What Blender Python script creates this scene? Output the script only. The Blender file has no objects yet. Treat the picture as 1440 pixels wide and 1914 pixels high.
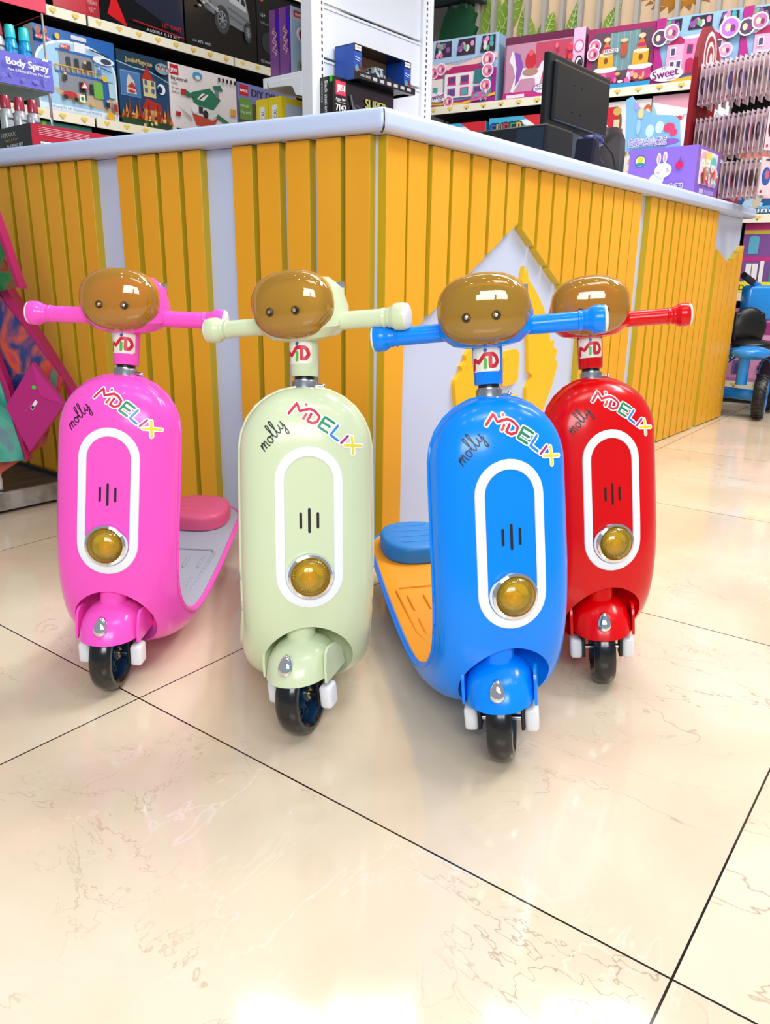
import bpy, bmesh, math, random
from mathutils import Vector, Matrix
from mathutils.bvhtree import BVHTree
from mathutils.geometry import tessellate_polygon
random.seed(7)
C = bpy.context.scene.collection
SC = bpy.context.scene
PI = math.pi

# ---------------------------------------------------------------- camera
cam = bpy.data.cameras.new('camera'); co = bpy.data.objects.new('camera', cam); C.objects.link(co)
P_, R_ = .29279763, .01393828
f = Vector((0, math.cos(P_), -math.sin(P_))); u = Vector((0, math.sin(P_), math.cos(P_))); r = Vector((1, 0, 0))
rt = r*math.cos(R_)+u*math.sin(R_); up = -r*math.sin(R_)+u*math.cos(R_)
M = Matrix((rt, up, -f)).transposed().to_4x4(); M.translation = (0, 0, .65)
co.matrix_world = M
cam.sensor_fit = 'VERTICAL'; cam.sensor_height = 36; cam.lens = 36*1445.18/1914
cam.clip_start = .02
SC.camera = co
# ---------------------------------------------------------------- world, light, exposure
w = bpy.data.worlds.new('world'); SC.world = w; w.use_nodes = True
bg = w.node_tree.nodes['Background']; bg.inputs[0].default_value = (.86, .93, 1, 1); bg.inputs[1].default_value = .36
SC.view_settings.view_transform = 'Standard'; SC.view_settings.look = 'None'
SC.view_settings.gamma = 1; SC.view_settings.exposure = .08
def area(name, loc, target, sx, sy, power, col=(1, 1, 1), shape='RECTANGLE'):
    l = bpy.data.lights.new(name, 'AREA'); l.shape = shape; l.size = sx; l.size_y = sy; l.energy = power; l.color = col
    o = bpy.data.objects.new(name, l); C.objects.link(o); o.location = loc
    o.rotation_euler = (Vector(target)-Vector(loc)).to_track_quat('-Z', 'Y').to_euler(); return o
# shop-front window high behind the camera (three panes), ceiling panels, rows of small downlights
for i, (dx, dz, sx) in enumerate(((-.46, 0, .82), (.46, 0, .82), (0, .60, 1.74))):
    area('window_light', (.02+dx, -1.35-.25*dz, 1.62+dz), (.12+dx*.6, 1.2, .45), sx, .54, 16.5*sx, (.93, .97, 1))
area('ceiling_panel_light', (1.9, 1.9, 3.0), (.2, 1.0, 0), 1.3, .4, 46, (1, .98, .95))
area('ceiling_panel_light', (.9, 2.6, 3.3), (.2, 1.2, 0), 1.2, .4, 30, (1, .98, .95))
area('ceiling_panel_light', (.6, 0.3, 3.2), (.3, 1.2, 0), 1.2, .5, 11, (1, .98, .95))
area('ceiling_panel_light', (.4, 3.6, 3.6), (.4, 5, 1.4), 2.5, .6, 46, (1, .98, .95))
area('ceiling_panel_light', (2.8, 3.0, 3.2), (2, 5, 1), 1.5, .6, 46, (1, .98, .95))
for i in range(5):
    for j in range(2):
        area('downlight', (-.9+i*.7, .2+j*1.1, 3.1), (-.9+i*.7, .3+j*1.1, 0), .1, .1, 1.2, (1, .96, .9), 'DISK')

# ---------------------------------------------------------------- materials
MC = {}
def lin(c):
    return tuple(((x/255)/12.92 if x/255 <= .04045 else ((x/255+.055)/1.055)**2.4) for x in c)+(1,)
def hx(s): return tuple(int(s[i:i+2], 16) for i in (0, 2, 4))
def mat(col, rough=.5, metal=0, coat=0, name=None, emis=0, spec=.5):
    if isinstance(col, str): col = hx(col)
    k = (col, rough, metal, coat, emis, spec)
    if k in MC: return MC[k]
    m = bpy.data.materials.new(name or 'paint'); m.use_nodes = True
    b = m.node_tree.nodes['Principled BSDF']
    b.inputs['Base Color'].default_value = lin(col); b.inputs['Roughness'].default_value = rough
    b.inputs['Metallic'].default_value = metal; b.inputs['Coat Weight'].default_value = coat; b.inputs['Coat Roughness'].default_value = .04
    b.inputs['Specular IOR Level'].default_value = spec
    if emis: b.inputs['Emission Color'].default_value = lin(col); b.inputs['Emission Strength'].default_value = emis
    MC[k] = m; return m
def noisy(name, col, col2, scale=8, rough=.5, coat=0, stretch=(1, 1, 1), lo=.35, hi=.65):
    m = bpy.data.materials.new(name); m.use_nodes = True; nt = m.node_tree; b = nt.nodes['Principled BSDF']
    tc = nt.nodes.new('ShaderNodeTexCoord'); mp = nt.nodes.new('ShaderNodeMapping'); mp.inputs['Scale'].default_value = stretch
    n = nt.nodes.new('ShaderNodeTexNoise'); n.inputs['Scale'].default_value = scale; n.inputs['Detail'].default_value = 6
    cr = nt.nodes.new('ShaderNodeValToRGB'); cr.color_ramp.elements[0].position = lo; cr.color_ramp.elements[1].position = hi
    cr.color_ramp.elements[0].color = lin(hx(col)); cr.color_ramp.elements[1].color = lin(hx(col2))
    L = nt.links.new
    L(tc.outputs['Object'], mp.inputs[0]); L(mp.outputs[0], n.inputs['Vector']); L(n.outputs['Fac'], cr.inputs[0]); L(cr.outputs[0], b.inputs['Base Color'])
    b.inputs['Roughness'].default_value = rough; b.inputs['Coat Weight'].default_value = coat; b.inputs['Coat Roughness'].default_value = .05
    return m
def window_mat(name, col, trans=.5, rough=.03, ior=1.65, dcol=None):
    m = bpy.data.materials.new(name); m.use_nodes = True; nt = m.node_tree; nt.nodes.remove(nt.nodes['Principled BSDF'])
    out = nt.nodes['Material Output']; L = nt.links.new
    t = nt.nodes.new('ShaderNodeBsdfTransparent'); t.inputs[0].default_value = lin(hx(col))
    d = nt.nodes.new('ShaderNodeBsdfDiffuse'); d.inputs[0].default_value = lin(hx(dcol or col))
    g = nt.nodes.new('ShaderNodeBsdfGlossy'); g.inputs['Roughness'].default_value = rough
    mx = nt.nodes.new('ShaderNodeMixShader'); mx.inputs[0].default_value = trans
    fr = nt.nodes.new('ShaderNodeFresnel'); fr.inputs['IOR'].default_value = ior
    m2 = nt.nodes.new('ShaderNodeMixShader')
    L(d.outputs[0], mx.inputs[1]); L(t.outputs[0], mx.inputs[2]); L(fr.outputs[0], m2.inputs[0]); L(mx.outputs[0], m2.inputs[1]); L(g.outputs[0], m2.inputs[2]); L(m2.outputs[0], out.inputs[0])
    return m

# ---------------------------------------------------------------- mesh helpers
def link(name, me, parent=None, smooth=False, mw=None):
    o = bpy.data.objects.new(name, me); C.objects.link(o)
    if parent: o.parent = parent
    if mw is not None: o.matrix_world = mw
    if smooth: me.shade_smooth()
    return o
class MB:
    def __init__(s): s.v = []; s.f = []; s.m = []; s.mats = []
    def mi(s, m):
        if m not in s.mats: s.mats.append(m)
        return s.mats.index(m)
    def add(s, vs, fs, m):
        k = len(s.v); s.v += [tuple(v) for v in vs]; s.f += [tuple(i+k for i in f) for f in fs]; s.m += [s.mi(m)]*len(fs)
    def box(s, a, b, m, bev=0):
        x0, y0, z0 = a; x1, y1, z1 = b
        if x0 > x1: x0, x1 = x1, x0
        if y0 > y1: y0, y1 = y1, y0
        if z0 > z1: z0, z1 = z1, z0
        if bev:
            bm = bmesh.new(); bmesh.ops.create_cube(bm, size=1, matrix=Matrix.Translation(((x0+x1)/2, (y0+y1)/2, (z0+z1)/2)) @ Matrix.Diagonal((x1-x0, y1-y0, z1-z0, 1)))
            bmesh.ops.bevel(bm, geom=bm.edges[:], offset=bev, segments=3, profile=.5, affect='EDGES')
            s.addbm(bm, m); return
        v = [(x0, y0, z0), (x1, y0, z0), (x1, y1, z0), (x0, y1, z0), (x0, y0, z1), (x1, y0, z1), (x1, y1, z1), (x0, y1, z1)]
        s.add(v, [(0, 3, 2, 1), (4, 5, 6, 7), (0, 1, 5, 4), (1, 2, 6, 5), (2, 3, 7, 6), (3, 0, 4, 7)], m)
    def addbm(s, bm, m):
        bm.verts.ensure_lookup_table(); s.add([v.co.copy() for v in bm.verts], [[v.index for v in f.verts] for f in bm.faces], m); bm.free()
    def prism(s, pts, y0, y1, m):
        """polygon in x,z extruded along y"""
        n = len(pts); A = sum(pts[i][0]*pts[(i+1) % n][1]-pts[(i+1) % n][0]*pts[i][1] for i in range(n))
        if A < 0: pts = pts[::-1]
        v = [(p[0], y0, p[1]) for p in pts]+[(p[0], y1, p[1]) for p in pts]
        t = tessellate_polygon([[Vector((p[0], p[1], 0)) for p in pts]])
        fs = []
        for a, b, c in t:
            cr = (pts[b][0]-pts[a][0])*(pts[c][1]-pts[a][1])-(pts[c][0]-pts[a][0])*(pts[b][1]-pts[a][1])
            if cr < 0: a, b, c = a, c, b
            fs += [(a, b, c), (a+n, c+n, b+n)]
        fs += [(i, i+n, (i+1) % n+n, (i+1) % n) for i in range(n)]
        s.add(v, fs, m)
    def zprism(s, pts, z0, z1, m):
        n = len(pts)
        A = sum(pts[i][0]*pts[(i+1) % n][1]-pts[(i+1) % n][0]*pts[i][1] for i in range(n))
        if A < 0: pts = pts[::-1]
        v = [(p[0], p[1], z0) for p in pts]+[(p[0], p[1], z1) for p in pts]
        s.add(v, [tuple(range(n))[::-1], tuple(range(n, 2*n))]+[(i, (i+1) % n, (i+1) % n+n, i+n) for i in range(n)], m)
    def lathe(s, prof, m, M=None, n=32, sx=1, sy=1):
        """prof: [(r,z)], axis z"""
        M = M or Matrix.Identity(4); v = []; k = len(prof)
        for i in range(n):
            a = 2*PI*i/n
            for (rr, z) in prof: v.append(M @ Vector((rr*math.cos(a)*sx, rr*math.sin(a)*sy, z)))
        fs = [(i*k+j, ((i+1) % n)*k+j, ((i+1) % n)*k+j+1, i*k+j+1) for i in range(n) for j in range(k-1)]
        s.add(v, fs, m)
    def cyl(s, p, q, rad, m, rad2=None, n=20, caps=True):
        p = Vector(p); q = Vector(q); d = q-p; L = d.length; M = Matrix.Translation(p) @ d.to_track_quat('Z', 'Y').to_matrix().to_4x4()
        r2 = rad if rad2 is None else rad2
        s.lathe(([(0.00001, 0)] if caps else [])+[(rad, 0), (r2, L)]+([(0.00001, L)] if caps else []), m, M, n)
    def tube(s, pts, rad, m, n=8):
        pts = [Vector(p) for p in pts]; v = []; N = len(pts); up_ = Vector((0, 0, 1))
        for i, p in enumerate(pts):
            t = (pts[min(i+1, N-1)]-pts[max(i-1, 0)]).normalized()
            a = t.cross(up_)
            if a.length < .1: a = t.cross(Vector((1, 0, 0)))
            a.normalize(); b = t.cross(a)
            rr = rad[i] if isinstance(rad, (list, tuple)) else rad
            for j in range(n): v.append(p+a*rr*math.cos(2*PI*j/n)+b*rr*math.sin(2*PI*j/n))
        fs = [(i*n+j, i*n+(j+1) % n, (i+1)*n+(j+1) % n, (i+1)*n+j) for i in range(N-1) for j in range(n)]
        fs += [tuple(range(n))[::-1], tuple(range((N-1)*n, N*n))]
        s.add(v, fs, m)
    def ball(s, c, rx, ry, rz, m, n=16):
        prof = [(max(1e-5, math.sin(PI*i/n)), -math.cos(PI*i/n)) for i in range(n+1)]
        s.lathe(prof, m, Matrix.Translation(c) @ Matrix.Diagonal((rx, ry, rz, 1)), 2*n)
    def build(s, name, parent=None, smooth=False, fn=None, mw=None, sharp=None, fix=True):
        me = bpy.data.meshes.new(name)
        v = [fn(Vector(p)) for p in s.v] if fn else s.v
        me.from_pydata([tuple(p) for p in v], [], s.f)
        for m in s.mats: me.materials.append(m)
        me.polygons.foreach_set('material_index', s.m)
        if fix:
            bm = bmesh.new(); bm.from_mesh(me); bmesh.ops.remove_doubles(bm, verts=bm.verts[:], dist=2e-5); bmesh.ops.recalc_face_normals(bm, faces=bm.faces[:]); bm.to_mesh(me); bm.free()
        me.update()
        if smooth:
            me.shade_smooth()
            if sharp is None: sharp = 40
            me.set_sharp_from_angle(angle=math.radians(sharp))
        return link(name, me, parent, mw=mw)
def tag(o, label=None, cat=None, group=None, kind=None):
    if label: o['label'] = label
    if cat: o['category'] = cat
    if group: o['group'] = group
    if kind: o['kind'] = kind
    return o
def empty(name, loc=(0, 0, 0), rot=0, mw=None):
    o = bpy.data.objects.new(name, None); C.objects.link(o); o.empty_display_size = .05
    if mw is not None: o.matrix_world = mw
    else: o.location = loc; o.rotation_euler = (0, 0, rot)
    return o
def fmat(fr, x=0, y=0, z=0, rot=0):
    """frame (ox, oy, angle) -> matrix placing a local origin at frame coordinates x (along), y (back), z"""
    return Matrix.Translation((fr[0], fr[1], 0)) @ Matrix.Rotation(fr[2], 4, 'Z') @ Matrix.Translation((x, y, z)) @ Matrix.Rotation(rot, 4, 'Z')

_tc = {}
def text_mesh(s):
    if s in _tc: return _tc[s]
    cu = bpy.data.curves.new('t', 'FONT'); cu.body = s; cu.resolution_u = 3
    o = bpy.data.objects.new('t', cu); C.objects.link(o)
    dg = bpy.context.evaluated_depsgraph_get(); dg.update(); me = bpy.data.meshes.new_from_object(o.evaluated_get(dg))
    v = [(p.co.x, p.co.y) for p in me.vertices]; fs = [tuple(p.vertices) for p in me.polygons]
    bpy.data.objects.remove(o); bpy.data.curves.remove(cu); bpy.data.meshes.remove(me)
    if v:
        x0 = min(a for a, _ in v); x1 = max(a for a, _ in v)
        v = [((a-x0), b) for a, b in v]; wd = x1-x0
    else: wd = 1
    _tc[s] = (v, fs, wd); return _tc[s]
class Art(MB):
    """flat print: shapes in face coordinates (u right, v up); each shape sits a hair above the one before"""
    eps = .00035
    def __init__(s, rough=.35): super().__init__(); s.lay = 1; s.rough = rough
    def M(s, c): return mat(c, s.rough) if isinstance(c, str) else c
    def flat(s, pts, fs, c): s.add([(a, -s.lay*s.eps, b) for a, b in pts], fs, s.M(c)); s.lay += 1
    def poly(s, pts, c):
        n = len(pts); t = tessellate_polygon([[Vector((p[0], p[1], 0)) for p in pts]]); s.flat(pts, [tuple(x) for x in t], c)
    def rect(s, x0, z0, x1, z1, c): s.flat([(x0, z0), (x1, z0), (x1, z1), (x0, z1)], [(0, 1, 2, 3)], c)
    def ell(s, x, z, rx, rz, c, n=20, a0=0, a1=2*PI):
        full = abs(a1-a0-2*PI) < 1e-6
        pts = [(x+rx*math.cos(a0+(a1-a0)*i/n), z+rz*math.sin(a0+(a1-a0)*i/n)) for i in range(n if full else n+1)]
        s.flat(pts, [tuple(range(len(pts)))], c)
    def line(s, pts, wd, c, step=None, cap=True):
        if step:
            q = [pts[0]]
            for a, b in zip(pts, pts[1:]):
                k = max(1, int(math.hypot(b[0]-a[0], b[1]-a[1])/step))
                q += [(a[0]+(b[0]-a[0])*i/k, a[1]+(b[1]-a[1])*i/k) for i in range(1, k+1)]
            pts = q
        n = len(pts); v = []; h = wd/2
        for i, p in enumerate(pts):
            a = pts[max(i-1, 0)]; b = pts[min(i+1, n-1)]; dx, dz = b[0]-a[0], b[1]-a[1]; L = math.hypot(dx, dz) or 1
            v += [(p[0]-dz/L*h, p[1]+dx/L*h), (p[0]+dz/L*h, p[1]-dx/L*h)]
        fs = [(2*i, 2*i+1, 2*i+3, 2*i+2) for i in range(n-1)]
        if cap:
            for e in (pts[0], pts[-1]):
                k = len(v); v += [(e[0]+h*math.cos(2*PI*j/8), e[1]+h*math.sin(2*PI*j/8)) for j in range(8)]; fs.append(tuple(range(k, k+8)))
        s.flat(v, fs, c)
    def text(s, t, x, z, h, c, rot=0, wd=None, center=False, shadow=None, bold=0):
        v, fs, w0 = text_mesh(t); k = h/.72; kx = k if wd is None else wd/w0
        off = -w0*kx/2 if center else 0
        if shadow: 
            for ddx, ddz in ((.12, 0), (-.12, 0), (0, .12), (0, -.12), (.09, -.09), (-.09, .09), (.09, .09), (-.09, -.09)):
                s._txt(v, fs, x+ddx*h, z+ddz*h, k, kx, off, rot, shadow)
        for b in ([0] if not bold else [-bold*h, 0, bold*h]): s._txt(v, fs, x+b, z, k, kx, off, rot, c)
    def _txt(s, v, fs, x, z, k, kx, off, rot, c):
        cr, sr = math.cos(rot), math.sin(rot)
        s.flat([(x+(a*kx+off)*cr-b*k*sr, z+(a*kx+off)*sr+b*k*cr) for a, b in v], fs, c)
    def build(s, name, parent=None, **kw): return super().build(name, parent, fix=False, **kw)

# ---------------------------------------------------------------- frames of the place
aR = math.atan2(.77653241, .63007731); aL = math.atan2(-.49976281, .8661623)
CX, CY = -.01964, 1.79428
FR = (CX, CY, aR)        # right face of the counter: x runs right and away
FLf = (CX, CY, aL)       # left face: x runs towards the corner, so positions there are negative
FG = (-.74331, 5.2, aR)  # far-left shelving
FA = (-.35149, 4.0, aR)  # nearer open gondola
FW = (.24502, 5.4, aL)   # right-hand shelving
WHITE = mat('f2f4fa', .35); BLACK = mat('0b0c0e', .4)

# ---------------------------------------------------------------- floor
def floor_mat():
    m = bpy.data.materials.new('marble_tile'); m.use_nodes = True; nt = m.node_tree; b = nt.nodes['Principled BSDF']; L = nt.links.new; N = nt.nodes.new
    def math_(op, a, b_=None, c=None):
        n = N('ShaderNodeMath'); n.operation = op
        for i, x in enumerate((a, b_, c)):
            if x is None: continue
            if isinstance(x, (int, float)): n.inputs[i].default_value = x
            else: L(x, n.inputs[i])
        return n.outputs[0]
    geo = N('ShaderNodeNewGeometry')
    ang = math.radians(143.02278); T = .8475
    mp = N('ShaderNodeMapping'); mp.vector_type = 'POINT'
    # rotate by -ang about P1
    ca, sa = math.cos(-ang), math.sin(-ang); px, py = -.39108, 1.10111
    mp.inputs['Rotation'].default_value = (0, 0, -ang); mp.inputs['Location'].default_value = (-(ca*px-sa*py)+T*8, -(sa*px+ca*py)+T*8, 0)
    L(geo.outputs['Position'], mp.inputs[0])
    sp = N('ShaderNodeSeparateXYZ'); L(mp.outputs[0], sp.inputs[0])
    def edge(o):
        fr = math_('FRACT', math_('DIVIDE', o, T)); return math_('MULTIPLY', math_('MINIMUM', fr, math_('SUBTRACT', 1, fr)), T)
    e = math_('MINIMUM', edge(sp.outputs[0]), edge(sp.outputs[1]))
    grout = math_('LESS_THAN', e, .0013)
    fx = math_('FLOOR', math_('DIVIDE', sp.outputs[0], T)); fy = math_('FLOOR', math_('DIVIDE', sp.outputs[1], T))
    cb = N('ShaderNodeCombineXYZ'); L(math_('MULTIPLY', fx, 3.71), cb.inputs[0]); L(math_('MULTIPLY', fy, 5.13), cb.inputs[1])
    va = N('ShaderNodeVectorMath'); va.operation = 'ADD'; L(mp.outputs[0], va.inputs[0]); L(cb.outputs[0], va.inputs[1])
    def noise(scale, detail=6, dist=0, rough=.55, st=None):
        src = va.outputs[0]
        if st:
            k = N('ShaderNodeMapping'); k.inputs['Scale'].default_value = st[0]; k.inputs['Rotation'].default_value = (0, 0, st[1]); L(src, k.inputs[0]); src = k.outputs[0]
        n = N('ShaderNodeTexNoise'); n.inputs['Scale'].default_value = scale; n.inputs['Detail'].default_value = detail; n.inputs['Distortion'].default_value = dist; n.inputs['Roughness'].default_value = rough
        L(src, n.inputs['Vector']); return n.outputs['Fac']
    def ramp(fac, els):
        c = N('ShaderNodeValToRGB'); r_ = c.color_ramp
        while len(r_.elements) > len(els): r_.elements.remove(r_.elements[-1])
        while len(r_.elements) < len(els): r_.elements.new(.5)
        for el, (p, col) in zip(r_.elements, els): el.position = p; el.color = lin(hx(col))
        L(fac, c.inputs[0]); return c.outputs[0]
    def mix(f_, a, b_):
        n = N('ShaderNodeMix'); n.data_type = 'RGBA'; L(f_, n.inputs['Factor'])
        for s_, x in (('A', a), ('B', b_)):
            sock = [q for q in n.inputs if q.name == s_ and q.type == 'RGBA'][0]
            if isinstance(x, str): sock.default_value = lin(hx(x))
            else: L(x, sock)
        return [q for q in n.outputs if q.type == 'RGBA'][0]
    base = ramp(noise(2.3, 5, .6), [(.3, 'd6c3a8'), (.5, 'e2d1b6'), (.68, 'eaddc8')])
    base = mix(math_('MULTIPLY', noise(6, 8, 1.2, .6, ((1, 2.4, 1), .6)), .35), base, 'ddc8b4')
    def vein(scale, dist, width, mask_scale, lo, hi, st=None, det=5):
        v = math_('ABSOLUTE', math_('SUBTRACT', noise(scale, det, dist, .6, st), .5))
        v = math_('SUBTRACT', 1, math_('MINIMUM', math_('DIVIDE', v, width), 1))
        mk = noise(mask_scale, 2)
        mk = math_('MINIMUM', math_('MAXIMUM', math_('DIVIDE', math_('SUBTRACT', mk, lo), hi-lo), 0), 1)
        return math_('MULTIPLY', v, mk)
    c = mix(math_('MULTIPLY', vein(2.6, .5, .0045, 2.1, .50, .64, ((1, 1.8, 1), .5)), .60), base, '8a6a4c')
    c = mix(math_('MULTIPLY', vein(6.5, .8, .007, 3.3, .53, .66), .38), c, '9a7656')
    c = mix(math_('MULTIPLY', vein(3.1, .5, .008, 2.7, .52, .66, ((2, 1, 1), .2)), .5), c, 'f2ebe0')
    c = mix(grout, c, '1c120c')
    L(c, b.inputs['Base Color'])
    b.inputs['Roughness'].default_value = .09; b.inputs['Specular IOR Level'].default_value = .55
    return m
mb = MB(); mb.box((-5, -3.5, -.1), (6, 9, 0), floor_mat()); o = mb.build('floor'); tag(o, kind='structure')

# ---------------------------------------------------------------- scooters
S = dict(hw=.1608, hy=.1013, hz=.5855, ly=.0689, lz=.6146, cy=.0828, cz=.4988, rho=.2292)
def lerp_path(ctrl, n):
    """Catmull-Rom through ctrl (y,z,w,d,di), resampled"""
    out = []
    P = [ctrl[0]]+ctrl+[ctrl[-1]]
    for i in range(1, len(P)-2):
        for k in range(n):
            t = k/n; a, b, c, d = P[i-1], P[i], P[i+1], P[i+2]
            out.append([.5*((2*b[j])+(-a[j]+c[j])*t+(2*a[j]-5*b[j]+4*c[j]-d[j])*t*t+(-a[j]+3*b[j]-3*c[j]+d[j])*t**3) for j in range(len(b))])
    out.append(list(ctrl[-1])); return out
def shell_stations():
    R0 = .096
    ctrl = [(.0680, .4970, R0, .056), (.0570, .4500, R0, .056), (.0455, .4000, R0, .056), (.0285, .3200, .0965, .056), (.0140, .2500, .0965, .056), (.0095, .2000, .096, .057), (.0170, .1500, .0955, .062),
            (.0420, .1130, .098, .066), (.0800, .0900, .1000, .055), (.1173, .0800, .1015, .044), (.2000, .0790, .102, .038), (.3500, .0870, .099, .036), (.5000, .0990, .094, .036), (.6550, .1100, .090, .034)]
    pts = lerp_path([tuple(c) for c in ctrl], 10)
    # arc length, rounded ends
    s = [0]
    for a, b in zip(pts, pts[1:]): s.append(s[-1]+math.hypot(b[0]-a[0], b[1]-a[1]))
    Lt = s[-1]; res = []
    def at(q):
        for i in range(len(s)-1):
            if s[i+1] >= q: t = (q-s[i])/(s[i+1]-s[i]); return [x+(y-x)*t for x, y in zip(pts[i], pts[i+1])]
        return pts[-1]
    qs = [R0*(1-math.cos(PI/2*i/14)) for i in range(15)]
    q = qs[-1]
    while q < Lt-.115: q += .008; qs.append(q)
    q0 = qs[-1]; RT = Lt-q0
    qs += [q0+RT*math.sin(PI/2*i/9) for i in range(1, 10)]
    for q in qs:
        y, z, w_, d = at(q)
        y2, z2, *_ = at(min(q+.002, Lt)); y1, z1, *_ = at(max(q-.002, 0))
        ty, tz = y2-y1, z2-z1; L = math.hypot(ty, tz); ty /= L; tz /= L
        ny, nz = tz, -ty   # outward: forward (-y) on the shield, down under the deck
        if q < R0: k = max(0., 1-((R0-q)/R0)**2.15)**(1/2.15); w_ *= max(k, .012)
        if q < .085: d *= max(.04, (1-((.085-q)/.085)**2.2)**(1/2.2))
        if q > q0: k = max(0, 1-((q-q0)/RT)**2.6)**(1/2.6); w_ *= max(k, .02); d *= max(k, .1)**.7
        res.append((q, y, z, ty, tz, ny, nz, w_, d, Lt))
    return res
ST = shell_stations()
def shell_mesh(m):
    NO = 26; v = []; rings = len(ST); 
    for (q, y, z, ty, tz, ny, nz, w_, d, Lt) in ST:
        ring = []
        for i in range(NO+1):
            a = PI*i/NO; c, s_ = math.cos(a), math.sin(a); e = 2.5
            ring.append((w_*math.copysign(abs(c)**(2/e), c), d*abs(s_)**(2/e)))
        lip = min(.0035, w_*.3)
        ring += [(-w_+lip, -.0035), (-w_+2*lip, .0005), (-w_*.5, -.004 if q < .38 else .0005), (0, -.006 if q < .38 else .0005), (w_*.5, -.004 if q < .38 else .0005), (w_-2*lip, .0005), (w_-lip, -.0035)]
        v += [(x, y+ny*n_, z+nz*n_) for x, n_ in ring]
        K = len(ring)
    fs = [(i*K+j, i*K+(j+1) % K, (i+1)*K+(j+1) % K, (i+1)*K+j) for i in range(rings-1) for j in range(K)]
    fs += [tuple(range(K))[::-1], tuple(range((rings-1)*K, rings*K))]
    mb = MB(); mb.add(v, fs, m); return mb
def cut_arch(mb, m):
    a = mb.build('tmp_a'); c = MB()
    c.ball((0, -.030, .093), .0685, .0560, .0800, m, 24); b = c.build('tmp_b')
    md = a.modifiers.new('b', 'BOOLEAN'); md.object = b; md.operation = 'DIFFERENCE'; md.solver = 'EXACT'
    dg = bpy.context.evaluated_depsgraph_get(); dg.update()
    me = bpy.data.meshes.new_from_object(a.evaluated_get(dg))
    bpy.data.objects.remove(a); bpy.data.objects.remove(b)
    me.shade_smooth(); me.set_sharp_from_angle(angle=math.radians(32)); return me

MOLLY = [  # script strokes, unit = x-height
 [(0, 0), (.25, 1), (.2, .55), (.55, 1.02), (.7, .9), (.6, .05), (.72, .6), (1.05, 1.02), (1.2, .85), (1.12, .12), (1.3, 0)],
 [(2.0, .98), (1.7, .85), (1.6, .4), (1.8, .02), (2.15, .1), (2.3, .55), (2.1, .95), (1.95, .95), (2.3, .8), (2.6, .8)],
 [(2.6, .5), (2.95, 1.3), (3.15, 2.1), (3.0, 2.35), (2.82, 2.0), (2.8, .6), (2.95, .05), (3.2, .1), (3.4, .4)],
 [(3.4, .4), (3.75, 1.3), (3.95, 2.1), (3.8, 2.35), (3.62, 2.0), (3.6, .6), (3.75, .05), (4.0, .1), (4.2, .5)],
 [(4.4, 1.0), (4.35, .4), (4.6, .1), (4.9, .5), (5.05, 1.05)], [(5.05, 1.05), (4.95, -.3), (4.75, -1.0), (4.5, -.95), (4.55, -.5), (5.2, .3)]]
def smooth_pl(pl, n=5):
    if len(pl) < 3: return pl
    return [tuple(p) for p in lerp_path(pl, n)]
LOGO = [  # colour, strokes (unit = letter height)
 ('d4203a', [[(0, 0), (.45, .95), (.95, .45), (1.75, .95), (2.25, .95)]]), ('e8574a', [[(1.55, 0), (1.62, .42)], [(1.28, 1.12), (1.30, 1.14)]]),
 ('d4203a', [[(2.05, .62), (1.98, 0), (2.5, 0), (2.85, .3), (2.8, .75), (2.25, .95)]]),
 ('1e8a5a', [[(4.2, .95), (3.25, .95), (3.15, 0), (4.1, 0)], [(3.3, .5), (4.0, .5)]]),
 ('2a86d8', [[(4.55, .95), (4.45, 0), (5.25, 0)]]), ('b82a86', [[(5.7, .8), (5.6, 0)]]), ('f2dc2e', [[(6.0, .95), (6.95, 0)], [(7.05, .95), (5.95, .05)]])]
def on_surface(bvh, eps):
    def fn(p):
        x, lay, z = p
        h = bvh.ray_cast(Vector((x, -.3, z)), Vector((0, 1, 0)))
        if h[0] is None:
            h = bvh.find_nearest(Vector((x, -.0, z)))
        return h[0]+(h[1] if h[1].y < 0 else -h[1])*(-lay*eps)
    return fn
TAN = window_mat('amber_window', 'ecc868', .48, .03, 1.9, 'd49a20'); LAMP = window_mat('amber_dome', 'f6e060', .74, .03, 1.7, 'ecc420')
CHROME = mat('e9ecf2', .06, 1, name='chrome'); STEEL = mat('b9bec6', .22, 1, name='steel'); TYRE = mat('0a0e12', .22, 0, .3, name='tyre')
RIM = mat('123a5c', .3, .2, name='rim'); GOLD = mat('c79a28', .3, .9, name='reflector')
def superball(mb, c, rx, ry, rz, m, e=2.5, y0=-1, y1=1, n=20):
    pass
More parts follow.
